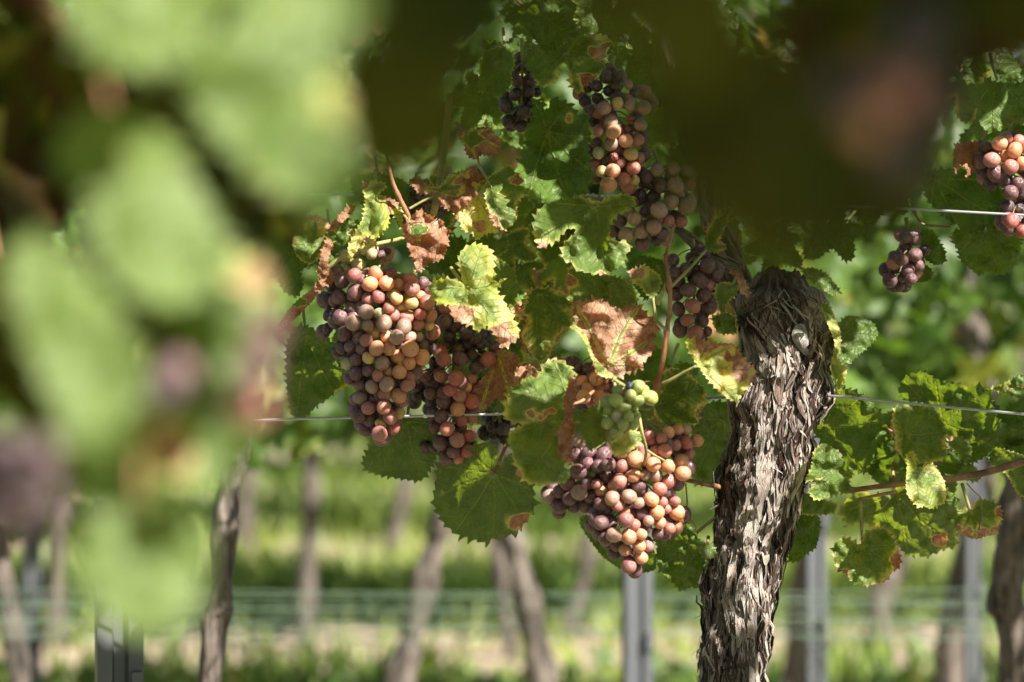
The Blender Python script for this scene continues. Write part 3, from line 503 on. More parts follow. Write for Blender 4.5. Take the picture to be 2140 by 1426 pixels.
# ------------------------------------------------------------------ grapes
def sphere_mesh(name, nu=28, nv=18, wrinkle=0.0, seed=0):
    V = [(0, -1, 0)]; Fc = []
    for i in range(1, nv):
        t = math.pi*i/nv
        for j in range(nu): a = 2*math.pi*j/nu; V.append((math.sin(t)*math.cos(a), -math.cos(t), math.sin(t)*math.sin(a)))
    V.append((0, 1, 0)); V = np.array(V)
    dent = 1-.035*np.exp(-((V[:, 1]+1)/.02)); V *= dent[:, None]
    nz = np.array([noise.noise(Vector(v)*1.4+Vector((seed*7.3, 0, 0))) for v in V]); V *= (1+.035*nz)[:, None]
    if wrinkle:
        nz = np.array([abs(noise.noise(Vector(v)*3.2+Vector((seed*5, 3, 0))))+.5*abs(noise.noise(Vector(v)*7)) for v in V]); V *= (1-wrinkle*nz)[:, None]
    V[:, 2] *= 1.04
    for j in range(nu): Fc.append((0, 1+(j+1) % nu, 1+j))
    for i in range(nv-2):
        for j in range(nu):
            a = 1+i*nu+j; b = 1+i*nu+(j+1) % nu; c = a+nu; d = b+nu; Fc += [(a, b, d), (a, d, c)]
    last = len(V)-1
    for j in range(nu): Fc.append((last, 1+(nv-2)*nu+j, 1+(nv-2)*nu+(j+1) % nu))
    me = mesh(name, V, Fc); me.materials.append(M_GRAPE); return me
BERRY = [sphere_mesh('grape', seed=s) for s in range(5)]; RAISIN = [sphere_mesh('grape', wrinkle=.75, seed=s) for s in range(2)]; SOFT = sphere_mesh('grape', wrinkle=.25, seed=4)
GC = {'P': (.14, .060, .068), 'D': (.055, .022, .028), 'M': (.43, .165, .135), 'O': (.68, .32, .165), 'Y': (.66, .46, .17), 'T': (.37, .24, .18), 'R': (.43, .115, .10), 'G': (.55, .52, .26), 'E': (.36, .44, .10), 'B': (.025, .03, .06), 'X': (.20, .06, .06), 'W': (.64, .44, .16)}  # dark D and P skins have shade painted in, besides their purple
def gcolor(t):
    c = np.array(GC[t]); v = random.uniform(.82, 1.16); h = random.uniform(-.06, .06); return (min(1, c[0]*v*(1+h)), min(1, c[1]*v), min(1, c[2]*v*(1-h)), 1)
def bunch(label, berries, Yc, stem=None, fill=.8, depth=.045, fillc='PPDM', scale=1.0):
    """berries: list (px,py,rpx,type)"""
    B = [(x, y, r*.97, t) for x, y, r, t in berries]; n = len(B)
    xs = np.array([b[0] for b in B]); ys = np.array([b[1] for b in B]); rs = np.array([b[2] for b in B])*K
    Yd = np.zeros(n)
    for i in range(n):
        m = np.abs(ys-ys[i]) < 70; a, b = xs[m].min()-10, xs[m].max()+10; hw = max(20, (b-a)/2); t = (xs[i]-(a+b)/2)/hw
        Yd[i] = -min(depth, hw*K*.7)*math.sqrt(max(0, 1-t*t))+{'D': .012, 'P': .004}.get(B[i][3], -.003)-(rs[i]-.0068)*2.5+random.uniform(-.003, .003)
    X = (xs-1070)*K; Z = -(ys-HOR)*K
    def relax(X, Z, Yd, rs, lock, it=80, f=.95):
        for _ in range(it):
            dx = X[:, None]-X[None]; dz = Z[:, None]-Z[None]; dy = Yd[:, None]-Yd[None]; d2 = dx*dx+dz*dz; rr = (rs[:, None]+rs[None])*f
            d = np.sqrt(d2+dy*dy); ov = (d < rr); np.fill_diagonal(ov, False)
            if not ov.any(): break
            need = np.sqrt(np.maximum(rr*rr-d2, 0)); sgn = np.where(dy >= 0, 1, -1); sgn = np.where(dy == 0, np.sign(np.arange(len(X))[:, None]-np.arange(len(X))[None]), sgn)
            mv = np.where(ov, sgn*(need-np.abs(dy))*.25, 0).sum(1); mv = np.clip(mv, -.003, .003); mv[lock] = 0; Yd += mv
        return Yd
    Yd = relax(X, Z, Yd, rs, np.zeros(n, bool))
    fx = []; 
    for i in range(n):
        if random.random() < fill:
            fx.append((xs[i]+random.uniform(-16, 16), ys[i]+random.uniform(-16, 16), random.uniform(15, 17.5), Yd[i]+random.uniform(.010, .018)))
    # keep fillers inside the bunch
    fx = [f for f in fx if np.sum(np.hypot(xs-f[0], ys-f[1]) < 34) >= 2]
    root = empty('grape_bunch', P(xs.mean(), ys.min(), Yc)); tag(root, label, 'grape bunch', 'bunches of ripe grapes')
    inv = Vector(root.location)
    def put(x, y, r, Y, t, name='grape'):
        me = RAISIN[random.randint(0, 1)] if t == 'X' else SOFT if t == 'W' else random.choice(BERRY)
        o = bpy.data.objects.new(name, me); COL.objects.link(o); o.parent = root
        o.location = P(x, y, Y)-inv; o.scale = (r*K*scale*random.uniform(.93, 1.02), r*K*scale*random.uniform(.96, 1.05), r*K*scale*random.uniform(.96, 1.08)); o.color = gcolor(t)
        o.rotation_euler = (random.uniform(-.9, .7), random.uniform(-3, 3), random.uniform(-.9, .9)); return o
    for i in range(n): put(xs[i], ys[i], B[i][2]*(.85 if B[i][3] == 'X' else 1), Yc+Yd[i], B[i][3])
    room = max(0, 100-n); random.shuffle(fx)
    for f in fx[:room]: put(f[0], f[1], f[2], Yc+f[3], random.choice(fillc))
    if fx[room:]:
        mb = MB(); me = BERRY[0]; v0 = np.array([tuple(v.co) for v in me.vertices]); f0 = np.array([tuple(p.vertices) for p in me.polygons])
        for f in fx[room:]: mb.add(v0*f[2]*K+np.array(P(f[0], f[1], Yc+f[3])-inv), f0)
        o = mb.build('grape_mass', M_GRAPE, root); o['kind'] = 'stuff'; o.color = gcolor('P')
    # stalk
    cx = xs.mean(); top = stem or (cx, ys.min()-40, .01)
    path = catmull([P(top[0], top[1], Yc+top[2]), P(xs[ys < ys.min()+60].mean(), ys.min()+10, Yc+.004), P(cx, ys.mean(), Yc+.002), P(xs[ys > ys.max()-60].mean(), ys.max()-20, Yc)], 8)-np.array(inv)
    tube_obj('stalk', path, np.linspace(.0018, .0009, len(path)), M_GSTEM, root, 8)
    mb = MB(); 
    for i in range(n):
        a = np.array(P(xs[i], ys[i], Yc+Yd[i])-inv); j = np.argmin(np.linalg.norm(path-(a+np.array([0, 0, .012])), axis=1)); b = path[j]
        V, Fc, uv = tube_data(catmull([a, (a+b)/2+np.array([0, 0, .002]), b], 3), .0006, 5); mb.add(V, Fc)
    Vv = np.vstack(mb.V); Ff = np.vstack(mb.F); me = bpy.data.meshes.new('berry_stalks'); me.from_pydata([tuple(v) for v in Vv], [], [tuple(dict.fromkeys(map(int, f))) for f in Ff]); me.update(); obj('berry_stalks', me, root, M_GSTEM)
    return root
def BB(reg, s):
    out = []
    for q in s.split():
        a = q.split(','); out.append((reg[0]+float(a[0])/reg[2], reg[1]+float(a[1])/reg[2], float(a[2])/reg[2], a[3])); 
    return out
A1 = BB(R3, '730,38,52,O 830,42,48,P 505,85,55,P 585,50,50,R 630,80,42,P 690,110,55,O 803,105,56,O 880,115,47,O 965,85,52,M 975,140,57,M 1050,100,45,P 590,170,58,P 485,200,53,P 430,120,45,D 410,220,50,D 675,210,45,M 750,195,47,R 845,185,47,G 870,205,45,Y 945,205,42,Y 972,237,45,Y 900,262,42,Y 1078,235,56,M 1030,190,40,O 570,265,50,P 665,300,56,T 755,310,42,G 820,270,42,M 845,325,50,M 935,335,50,M 1030,315,42,R 1100,325,48,M 1015,385,45,M 1090,390,38,Y 495,335,58,P 445,350,42,P 415,320,44,D 578,372,56,T 675,390,45,T 785,375,55,T 920,400,55,T 405,410,40,D 715,438,54,Y 800,465,46,O 665,490,45,M 870,470,52,T 960,470,45,T 1020,465,35,T 520,450,52,P 620,460,48,P 735,545,52,O 820,550,48,O 900,520,42,P 965,550,56,O 1045,605,56,O 1045,530,45,P 640,545,50,P 560,530,45,P 500,540,48,D 465,570,42,D 875,600,48,O 955,645,48,O 680,610,45,W 600,620,48,P 540,650,45,G 775,645,52,T 815,705,40,O 890,705,50,O 600,715,52,P 680,695,45,P 745,730,42,M 955,740,45,M 550,755,40,P 625,790,48,P 705,805,48,T 805,790,52,T 895,785,38,P 935,800,42,M 885,865,56,O 625,880,52,T 715,890,38,P 790,855,48,M 905,910,42,M 680,950,50,M 785,945,52,M 860,945,35,P 890,985,42,Y 615,1000,52,P 690,1030,45,P 830,1010,52,M 760,1052,38,X 850,1085,48,R 660,1095,50,P 755,1125,55,M 760,1160,45,P')
A1 = [(a, b, c, 'W') if t == 'X' else (a, b, c, t) for a, b, c, t in A1]
bunch('largest bunch of pink and purple grapes hanging at left', A1, F-.01, depth=.05)
bunch('small pale green and white grapes at the top of the left bunch', BB(R1, '710,950,56,G 600,985,45,G 625,890,55,G 805,745,42,G 760,835,46,G 815,865,50,G 740,790,38,G 690,860,45,G 880,870,45,P 870,790,45,P 930,850,42,D'), F-.002, fill=.5, depth=.02, fillc='GTG')
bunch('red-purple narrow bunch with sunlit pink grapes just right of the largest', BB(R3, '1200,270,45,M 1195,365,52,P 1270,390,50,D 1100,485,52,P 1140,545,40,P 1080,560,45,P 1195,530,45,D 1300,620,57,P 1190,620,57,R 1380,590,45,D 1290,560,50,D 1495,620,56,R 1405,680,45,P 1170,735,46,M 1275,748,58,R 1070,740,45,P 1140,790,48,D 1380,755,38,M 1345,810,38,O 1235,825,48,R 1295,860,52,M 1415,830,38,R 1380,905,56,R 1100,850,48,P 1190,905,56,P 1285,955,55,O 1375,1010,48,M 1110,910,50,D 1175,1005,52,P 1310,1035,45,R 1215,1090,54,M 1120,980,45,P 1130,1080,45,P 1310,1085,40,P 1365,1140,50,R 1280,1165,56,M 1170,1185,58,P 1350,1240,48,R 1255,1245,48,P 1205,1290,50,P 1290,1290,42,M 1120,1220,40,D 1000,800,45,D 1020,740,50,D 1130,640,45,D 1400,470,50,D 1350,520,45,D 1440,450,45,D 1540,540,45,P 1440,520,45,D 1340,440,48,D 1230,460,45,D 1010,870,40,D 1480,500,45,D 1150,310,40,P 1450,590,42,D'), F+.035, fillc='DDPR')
bunch('broad orange-pink bunch hanging left of the trunk', BB(R5, '835,662,45,O 765,698,35,M 820,745,42,O 750,778,42,M 730,800,40,O 930,690,43,O 1010,700,38,O 885,745,32,T 1023,755,28,R 1088,738,43,O 1080,668,38,O 1120,635,33,M 1160,563,38,O 1105,575,36,R 1048,588,32,M 993,615,38,M 1010,520,35,O 1060,505,30,O 1105,505,32,T 975,550,32,M 920,565,32,M 905,530,30,R 940,615,30,M 1010,780,40,M 940,745,40,T 590,630,42,P 670,640,45,P 720,670,40,D 530,640,45,P 585,690,38,P 540,560,42,T 530,730,45,P 585,790,40,P 680,755,38,P 475,790,42,P 535,840,45,T 435,835,42,P 380,860,42,T 400,820,40,P 485,870,40,P 430,915,42,P 505,910,38,P 570,910,42,P 630,935,45,P 650,900,40,P 630,795,30,M 655,830,35,O 710,870,42,T 740,905,38,M 800,860,42,T 850,800,38,P 855,895,32,T 920,875,40,O 965,820,38,M 980,890,30,M 1000,925,28,M 1045,885,30,M 1015,840,30,M 1055,945,45,O 1075,975,30,O 950,945,40,O 965,1000,35,O 905,990,30,T 870,950,38,P 885,1020,42,P 1010,980,25,P 1018,1032,32,M 1060,1025,32,O 955,1055,35,P 780,940,32,O 785,985,42,M 700,1000,42,P 650,1000,40,P 830,1010,32,M 865,1060,33,O 720,1065,42,T 800,1075,43,O 855,1125,37,O 905,1125,30,M 780,1145,36,O 730,1120,35,P 865,1185,37,O 800,1190,32,P 800,1230,42,M 720,1165,35,P 680,1100,35,P 640,1040,35,D 600,860,38,P 620,980,38,P 760,630,38,M 880,640,36,M 700,610,38,P 640,700,40,P 860,595,32,M 690,690,40,P'), F-.02, depth=.05, stem=(1345, 880, .0))
bunch('few orange grapes above and left of the green unripe ones', BB(R5, '555,250,38,O 580,288,35,O 560,330,40,O 625,235,38,O 635,285,35,M 665,270,32,M 640,330,38,O 600,365,30,M 700,290,32,P 525,180,42,D 590,185,40,D 760,265,30,P 520,230,30,M 530,300,30,M 540,370,32,P 690,250,30,P 735,270,28,P'), F-.04, depth=.03)
e = bunch('small cluster of unripe green grapes with one blue-black grape', BB(R5, '740,295,28,E 730,345,38,E 775,385,32,E 740,432,34,G 695,402,30,E 810,322,30,E 855,275,33,E 850,350,30,E 825,393,24,E 885,320,30,E 885,290,22,E 800,435,28,E 770,478,30,E 825,470,30,E 690,470,35,E 735,520,36,E 840,430,25,E 808,275,26,B'), F-.135, fill=.6, depth=.02, fillc='E', stem=(1285, 795, .01))
bunch('shaded bunch with orange sunlit tip hanging high at centre', BB(R2, '985,960,58,O 965,880,55,T 870,950,52,M 1080,1030,57,O 1170,1025,55,M 1120,1135,57,Y 1190,1165,45,M 965,1055,58,T 865,1125,48,G 1040,1200,45,M 980,1265,57,O 890,1270,48,Y 1140,1245,57,M 1065,1330,54,M 1150,1340,42,Y 945,1375,65,O 910,775,58,T 1015,735,52,W 1110,750,50,T 1220,770,58,T 1195,905,52,T 1285,740,40,P 800,790,52,P 760,720,50,D 850,1050,48,P 820,1130,45,P 820,1200,45,P 920,1190,40,P 990,1155,45,X 1095,935,36,X 925,530,55,D 1010,600,50,D 1035,520,45,D 1100,590,38,T 850,600,50,D 1150,650,45,D 860,700,48,D 830,880,48,D 1120,860,48,X 840,1330,42,P 900,1340,42,D 950,640,50,D 800,520,45,D 780,610,45,D'), F-.02, depth=.035)
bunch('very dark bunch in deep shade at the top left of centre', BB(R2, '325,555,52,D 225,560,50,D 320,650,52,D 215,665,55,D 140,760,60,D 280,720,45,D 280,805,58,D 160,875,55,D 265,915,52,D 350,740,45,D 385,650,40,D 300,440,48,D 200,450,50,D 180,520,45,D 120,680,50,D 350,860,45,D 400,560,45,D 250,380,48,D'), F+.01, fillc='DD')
bunch('grey-mauve loosely packed bunch below the dark blur', BB(R4, '1320,105,65,T 1440,20,50,T 1430,100,48,M 1290,235,58,T 1405,270,72,T 1350,175,45,T 1190,300,67,T 1080,310,45,P 1265,380,50,M 1365,385,55,M 1150,430,63,T 1210,475,52,P 1050,470,57,T 1000,365,60,T 890,380,58,P 935,495,66,T 840,465,50,P 1060,560,60,P 1170,530,52,D 990,225,45,P 1150,190,55,D 1045,180,50,D 1210,110,55,P 920,110,55,D 1100,90,50,D 1175,-15,55,T 1100,35,55,P 1305,-25,52,T 1410,-10,50,T 1195,80,50,P 1060,0,45,D 1280,30,50,P 960,30,48,D 850,560,45,D 930,300,48,D'), F+.0, fillc='PDT')
bunch('dusky purple bunch hanging just left of the trunk head', BB(R4, '1300,690,52,P 1310,790,55,P 1405,765,50,P 1570,735,66,P 1640,800,55,P 1515,850,64,P 1420,925,63,P 1540,965,62,P 1335,960,52,P 1455,1050,63,M 1345,1075,58,P 1585,1060,62,P 1415,1160,55,M 1525,1165,58,P 1355,1240,63,P 1475,1260,62,M 1570,1250,42,P 1485,755,28,P 1540,640,60,D 1480,620,45,D 1350,860,50,P 1460,830,48,D 1620,900,48,D'), F+.0, stem=(1448, 500, .01))
bunch('bright orange-pink bunch cut by the right edge of the picture', BB(R8, '1020,475,38,O 1055,450,32,M 1115,465,34,M 1095,510,40,O 1050,540,32,O 980,558,42,M 950,495,35,P 925,565,40,P 1075,592,41,M 1130,575,36,O 1000,625,45,P 1040,660,38,P 975,675,38,D 1110,675,38,P 1075,720,40,P 1130,720,34,D 1055,790,40,D 1115,800,40,D 1080,860,38,R 1110,860,38,P 1135,910,38,R 1060,850,35,R 1170,500,40,O 1190,560,40,M 1170,640,40,P 1200,690,38,P 1180,780,38,D 1180,850,38,R 940,610,36,D'), F-.01, depth=.04)
bunch('small bunch of dusky grapes in shade right of the trunk', BB(R8, '595,945,40,P 550,990,35,D 600,1030,38,P 650,1005,32,D 565,1105,36,P 530,1050,35,P 580,1150,32,P 520,1185,30,D 475,1155,40,P 495,1090,35,P 535,1145,24,P 615,1080,35,P 500,1040,35,P 550,940,35,P'), F+.02)
bunch('few black-purple grapes in the gap above the round backlit leaf', BB(R3, '1590,1090,48,D 1600,1160,40,D 1520,1080,45,D 1530,1130,40,D 1560,1030,45,D 1640,1050,45,D 1500,1030,42,D 1620,1000,45,D'), F+.05, fillc='D')
bunch('dark berries in shade behind the bare brown shoot', BB(R1, '1130,380,50,D 1210,420,50,D 1130,460,48,D 1250,470,45,D 1180,510,48,D 1300,500,45,D 1350,540,45,D 1120,540,42,D 1020,560,45,D 960,560,42,D'), F+.03, fillc='DD')

# ------------------------------------------------------------------ the trunk
TZ = [(62, 255, 470), (75, 235, 500), (90, 222, 515), (115, 215, 530), (150, 218, 545), (200, 225, 553), (280, 240, 560), (330, 248, 556), (360, 245, 550), (420, 215, 538), (460, 198, 540), (490, 192, 535), (520, 190, 522), (560, 190, 515), (640, 190, 495), (720, 175, 480), (800, 165, 455), (880, 160, 425), (940, 150, 400), (1000, 140, 385), (1080, 122, 375), (1160, 120, 360), (1240, 125, 345), (1320, 115, 335), (1426, 102, 325), (1900, 40, 300), (2700, -10, 320), (3600, -60, 370), (3760, -100, 400)]
tp = np.array([(560+a/1.646, 1400+b/1.646, 1400+c/1.646) for a, b, c in TZ])
TY = F+.03
def trunk_lr(py):
    return np.interp(py, tp[:, 0], tp[:, 1]), np.interp(py, tp[:, 0], tp[:, 2])
TOPY = tp[0, 0]
def trunk_surface(u, py, full=True):
    """u in 0..1 round the trunk, py in picture rows; returns points and cavity"""
    l, r = trunk_lr(py); c = (l+r)/2; hw = (r-l)/2*.97
    th = u*2*np.pi
    v = (py-TOPY)
    head = np.exp(-np.maximum(v-0, 0)/95.0)
    ww = u*1.0+.10*np.sin(v/150.0)+v/3800.0+.10*head*np.sin(v/40.+th)
    rad = hw*K
    lump = (vnoise(u*4, v/110., 31, 4)-.5)*.16+(vnoise(u*7, v/55., 32, 7)-.5)*.10
    def ridg(nu, sv, sd):
        return 1-np.abs(vnoise(ww*nu, v/sv, sd, None)*2-1)
    wu = (ww % 1.0)
    r1 = 1-np.abs(vnoise(wu*16, v/75., 41, 16)*2-1); r2 = 1-np.abs(vnoise(wu*38+3*vnoise(wu*8, v/30, 3, 8), v/45., 42)*2-1); r3 = vnoise(wu*90, v/28., 43, 90)
    disp = lump*rad+(.0105*(r1-.55)+.0052*(r2-.5)+.0022*(r3-.5))
    rr = rad+disp-.0036
    X = (c-1070)*K*(TY/F)+rr*np.cos(th)*(TY/F)**0; Yy = TY-rr*np.sin(th)*.95; Z = H-(py-HOR)*K*1.0
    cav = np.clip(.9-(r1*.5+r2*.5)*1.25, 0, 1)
    return np.stack([X, Yy, Z], -1), cav
root = empty('grapevine', (P(1470, 2825, TY).x, TY, 0)); tag(root, 'thick old grapevine trunk with shaggy peeling grey-brown bark', 'vine trunk')
NU = 360; rows = np.concatenate([np.linspace(TOPY, 1440, 700), np.linspace(1445, 2825, 120)])
U, PY = np.meshgrid(np.arange(NU)/NU, rows); Pt, cav = trunk_surface(U, PY)
# closed, rough top
top = np.linspace(0, 1, 16)[:-1]; caps = []; ccav = []
ring0 = Pt[0]; cen = ring0.mean(0)
for t in top:
    q = cen+(ring0-cen)*math.sqrt(max(0, t))*1.0; q = q.copy(); hh = .011*math.sqrt(1-t*t)*(1 if True else 0)
    q[:, 2] = cen[2]+hh+(vnoise(q[:, 0]*260, q[:, 1]*260, 77)-.5)*.014*(1.2-t); caps.append(q); ccav.append(np.full(NU, .3))
allP = np.concatenate([np.array(caps), Pt]); cavs = np.concatenate([np.array(ccav), cav]); nr = allP.shape[0]
idx = np.arange(nr*NU).reshape(nr, NU); a = idx[:-1]; b = np.roll(idx, -1, 1)[:-1]; c2 = np.roll(idx, -1, 1)[1:]; d2 = idx[1:]
rowz = allP[:, :, 2]
uvv = np.stack([np.broadcast_to(np.arange(NU)/NU*.25, (nr, NU)), rowz], -1).reshape(-1, 2)
tone = (vnoise(np.broadcast_to(np.arange(NU)/NU*9, (nr, NU)), -rowz*30, 55, 9)).reshape(-1)
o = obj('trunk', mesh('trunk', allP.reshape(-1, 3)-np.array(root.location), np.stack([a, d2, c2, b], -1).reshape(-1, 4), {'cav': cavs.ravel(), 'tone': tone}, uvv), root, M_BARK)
# shaggy bark ribbons
def ribbons(n, seed, ylo, yhi, lmin, lmax, wmin, wmax, lift):
    rs = np.random.RandomState(seed); mb = MB()
    for _ in range(n):
        u0 = rs.uniform(0, 1) if rs.rand() < .3 else (rs.uniform(-.03, .53) % 1); py0 = rs.uniform(ylo, yhi); ln = rs.uniform(lmin, lmax); wd = rs.uniform(wmin, wmax)
        m = 12; t = np.linspace(0, 1, m); headf = math.exp(-max(py0-TOPY, 0)/110.0)
        py = py0+t*ln*(1-.55*headf); drift = rs.normal(0, .012)+headf*rs.uniform(-.16, .16)
        u = u0+drift*t-py*0.0+.006*np.sin(t*rs.uniform(3, 9)+rs.uniform(0, 6))-(py-py0)/3800.0
        py = np.maximum(py, TOPY+1)
        prof = wd*np.sin(np.pi*np.clip(t*.92+.06, 0, 1))**.55*(1+.3*rs.rand(m))
        e0, e1 = (rs.rand(2) < (.35, .7)); l0 = lift*rs.uniform(.2, 1.6)*e0; l1 = lift*rs.uniform(.2, 1.8)*e1
        off = .0012+rs.uniform(0, .0012)+l0*np.maximum(0, .35-t)**1.5*4+l1*np.maximum(0, t-.6)**1.5*4
        base, _ = trunk_surface(u % 1, py); axis = np.stack([(sum(trunk_lr(py))/2-1070)*K, np.full(m, TY), base[:, 2]], 1)
        nrm = base-axis; nrm /= np.linalg.norm(nrm, axis=1)[:, None]+1e-9; tan = np.gradient(base, axis=0); tan /= np.linalg.norm(tan, axis=1)[:, None]+1e-9
        side = np.cross(nrm, tan); ctr = base+nrm*off[:, None]; cur = rs.uniform(-.5, .9)
        Lf = ctr+side*prof[:, None]*.5+nrm*(prof*cur*.35)[:, None]; Rt = ctr-side*prof[:, None]*.5+nrm*(prof*cur*.35)[:, None]*rs.uniform(.2, 1)
        V = np.concatenate([Lf, ctr, Rt]); i = np.arange(m-1); Fc = np.concatenate([np.stack([i, i+1, i+m+1, i+m], 1), np.stack([i+m, i+m+1, i+2*m+1, i+2*m], 1)])
        uo = rs.uniform(0, 3); uvq = np.concatenate([np.stack([np.full(m, uo), py*K], 1), np.stack([np.full(m, uo)+prof*.5, py*K], 1), np.stack([np.full(m, uo)+prof, py*K], 1)])
        tn = np.clip(rs.normal(.36, .46), -.3, 1.3)
        mb.add(V-np.array(root.location), Fc, uv=uvq, tone=tn, cav=0.0)
    return mb
RB = [ribbons(850, 3, TOPY, 1430, 60, 190, .0008, .0024, .0012), ribbons(460, 4, TOPY+40, 1430, 60, 170, .0030, .0085, .0022), ribbons(60, 5, TOPY, 1430, 20, 70, .0010, .0030, .006), ribbons(350, 6, TOPY, 1430, 25, 80, .0005, .0012, .0018)]
mb = MB()
for r_ in RB:
    for i in range(len(r_.V)): mb.V.append(r_.V[i]); mb.uv.append(r_.uv[i]); mb.A.setdefault('tone', []).append(r_.A['tone'][i]); mb.A.setdefault('cav', []).append(r_.A['cav'][i])
off = 0; mb.F = []
cnt = 0
for r_ in RB:
    for f in r_.F: mb.F.append(f+cnt)
    cnt += r_.n
o = mb.build('peeling_bark', M_BARK, root)
# smooth grey pruning scar on the head
n_ = N('scar_wood'); tc_ = n_.n('TexCoord').outputs['Object']; a_n = n_.noise(n_.vmul(tc_, (1, 1, .4)), 220, 4, .6, .5)
M_SCAR = n_.principled(Base_Color=n_.mix(n_.step(a_n, .3, .7), (.20, .17, .15), (.50, .47, .44)), Roughness=.8, Normal=n_.bump(a_n, .003, 1))
V = []; Fc = []; ns = 20; nrg = 8
for i in range(nrg+1):
    t = i/nrg
    for j in range(ns):
        a = 2*math.pi*j/ns; px = 1683+t*(22+5*math.sin(2*a+1))*math.cos(a)+10*t*math.sin(a); py = 712+t*36*math.sin(a)
        l, r = trunk_lr(py); cxx = (l+r)/2; hw = (r-l)/2; dx = (px-cxx)/hw; dpt = hw*K*math.sqrt(max(.05, 1-dx*dx))*.95
        V.append(tuple(np.array(P(px, py, TY-dpt-.004*(1-t*t)+.002*t))-np.array(root.location)))
for i in range(nrg):
    for j in range(ns): Fc.append((i*ns+j, i*ns+(j+1) % ns, (i+1)*ns+(j+1) % ns, (i+1)*ns+j))
obj('pruning_scar', mesh('pruning_scar', V, Fc), root, M_SCAR)
# old wood arm rising from the head, partly hidden
def bark_tube(name, pts, r0, r1, parent, Yb, seed=0):
    path = catmull([P(a, b, Yb+c) for a, b, c in pts], 14); m = len(path); n = 90; th = np.arange(n)/n*2*np.pi
    T = np.gradient(path, axis=0); T /= np.linalg.norm(T, axis=1)[:, None]; rad = np.linspace(r0, r1, m); V = []; cv = []
    for i in range(m):
        a = np.cross(T[i], (0, 1, 0.01)); a /= np.linalg.norm(a); b = np.cross(T[i], a)
        rg = vnoise(th/6.283*22, np.full(n, i*.25), seed, 22); rg2 = vnoise(th/6.283*45, np.full(n, i*.5), seed+1, 45)
        rr = rad[i]*(1+.10*math.sin(i*.35))+(rg-.5)*rad[i]*.35+(rg2-.5)*rad[i]*.2; cv.append(np.clip(1-rg*1.6, 0, 1))
        V.append(path[i]+rr[:, None]*(np.cos(th)[:, None]*a+np.sin(th)[:, None]*b))
    V = np.vstack(V)-np.array(parent.location); idx = np.arange(m*n).reshape(m, n); a = idx[:-1]; b = np.roll(idx, -1, 1)[:-1]; c = np.roll(idx, -1, 1)[1:]; d = idx[1:]
    uv = np.stack([np.tile(th/6.283*.15, m), np.repeat(np.arange(m)*.006, n)], 1)
    return obj(name, mesh(name, V, np.stack([a, b, c, d], -1).reshape(-1, 4), {'cav': np.concatenate(cv), 'tone': np.full(m*n, .5)}, uv), parent, M_BARK)
bark_tube('arm', [(1610, 700, .03), (1545, 600, .045), (1505, 500, .035), (1487, 390, .01), (1465, 300, .01), (1440, 180, .02), (1400, 60, .03), (1350, -120, .04)], .014, .012, root, TY+.012, 5)
bark_tube('spur', [(1540, 560, .0), (1480, 530, -.005), (1430, 490, -.01), (1390, 455, .0)], .0055, .004, root, TY+.0, 3)

# ------------------------------------------------------------------ canes, shoots and tendrils (each its own thing)
def shoot(name, label, pts, rpx0, rpx1, mat, cat='shoot', nodes=(), group=None, Yb=F):
    path = catmull([P(a, b, Yb+c) for a, b, c in pts], 10); m = len(path); r = np.linspace(rpx0, rpx1, m)*K
    s = np.arange(m)/(m-1)
    for q in nodes: r = r*(1+.5*np.exp(-((s-q)/.018)**2))
    o = tube_obj(name, path, r, mat, None, 12); tag(o, label, cat, group); return o
shoot('vine_shoot', 'bare reddish shoot tip slanting down at upper left', [(808, 325, -.05), (822, 385, -.05), (850, 445, -.045), (862, 480, -.03)], 3.5, 6, M_RSTEM, nodes=(.45, .95))
shoot('leaf_stalk', 'short green-brown leaf stalk reaching up to the half brown leaf', [(855, 437, -.045), (885, 420, -.042), (918, 405, -.04)], 2.8, 2.4, M_GSTEM, 'leaf stalk')
shoot('leaf_stalk', 'long green leaf stalk crossing just above the left bunch', [(683, 562, -.045), (725, 530, -.05), (780, 512, -.05), (840, 498, -.03), (870, 480, .0)], 4.5, 4.0, M_GSTEM, 'leaf stalk')
shoot('vine_cane', 'grey-green upright cane behind the half brown leaf', [(905, 450, -.01), (913, 415, -.01), (925, 340, .0), (940, 200, .01)], 8, 7, M_GSTEM, 'cane')
shoot('vine_shoot', 'thin upright shoot with joints left of the trunk', [(1409, 470, -.08), (1396, 520, -.085), (1391, 545, -.085), (1400, 600, -.085), (1399, 650, -.085), (1393, 695, -.085), (1386, 750, -.08), (1374, 800, -.07), (1366, 840, -.05)], 3.2, 6, M_RSTEM, nodes=(.2, .36, .62, .88))
shoot('leaf_stalk', 'pale stalk slanting from the thin shoot to the ragged red leaf', [(1402, 600, -.085), (1440, 562, -.07), (1477, 521, -.05)], 3.5, 2.6, M_GSTEM, 'leaf stalk')
shoot('tendril', 'short brown tendril left of the thin shoot foot', [(1375, 800, -.07), (1352, 798, -.07), (1338, 806, -.07)], 2.5, 1.5, M_CANE, 'tendril')
shoot('leaf_stalk', 'tiny green leaf bud stalk beside the thin shoot', [(1374, 637, -.08), (1384, 612, -.083), (1391, 592, -.084)], 5, 2.2, M_GSTEM, 'leaf stalk')
shoot('bunch_stalk', 'curved yellow-green bunch stalk below the unripe grapes', [(1336, 872, -.10), (1342, 905, -.10), (1350, 940, -.09), (1346, 972, -.07)], 3.4, 3.4, M_GSTEM, 'stalk')
shoot('bunch_stalk', 'short yellow side stalk among the orange grapes', [(1350, 940, -.088), (1368, 952, -.085), (1388, 963, -.07)], 3, 2.2, M_GSTEM, 'stalk')
shoot('bunch_stalk', 'green stalk stub above the unripe grapes', [(1283, 790, -.12), (1286, 812, -.13), (1290, 838, -.135)], 3.5, 3, M_GSTEM, 'stalk')
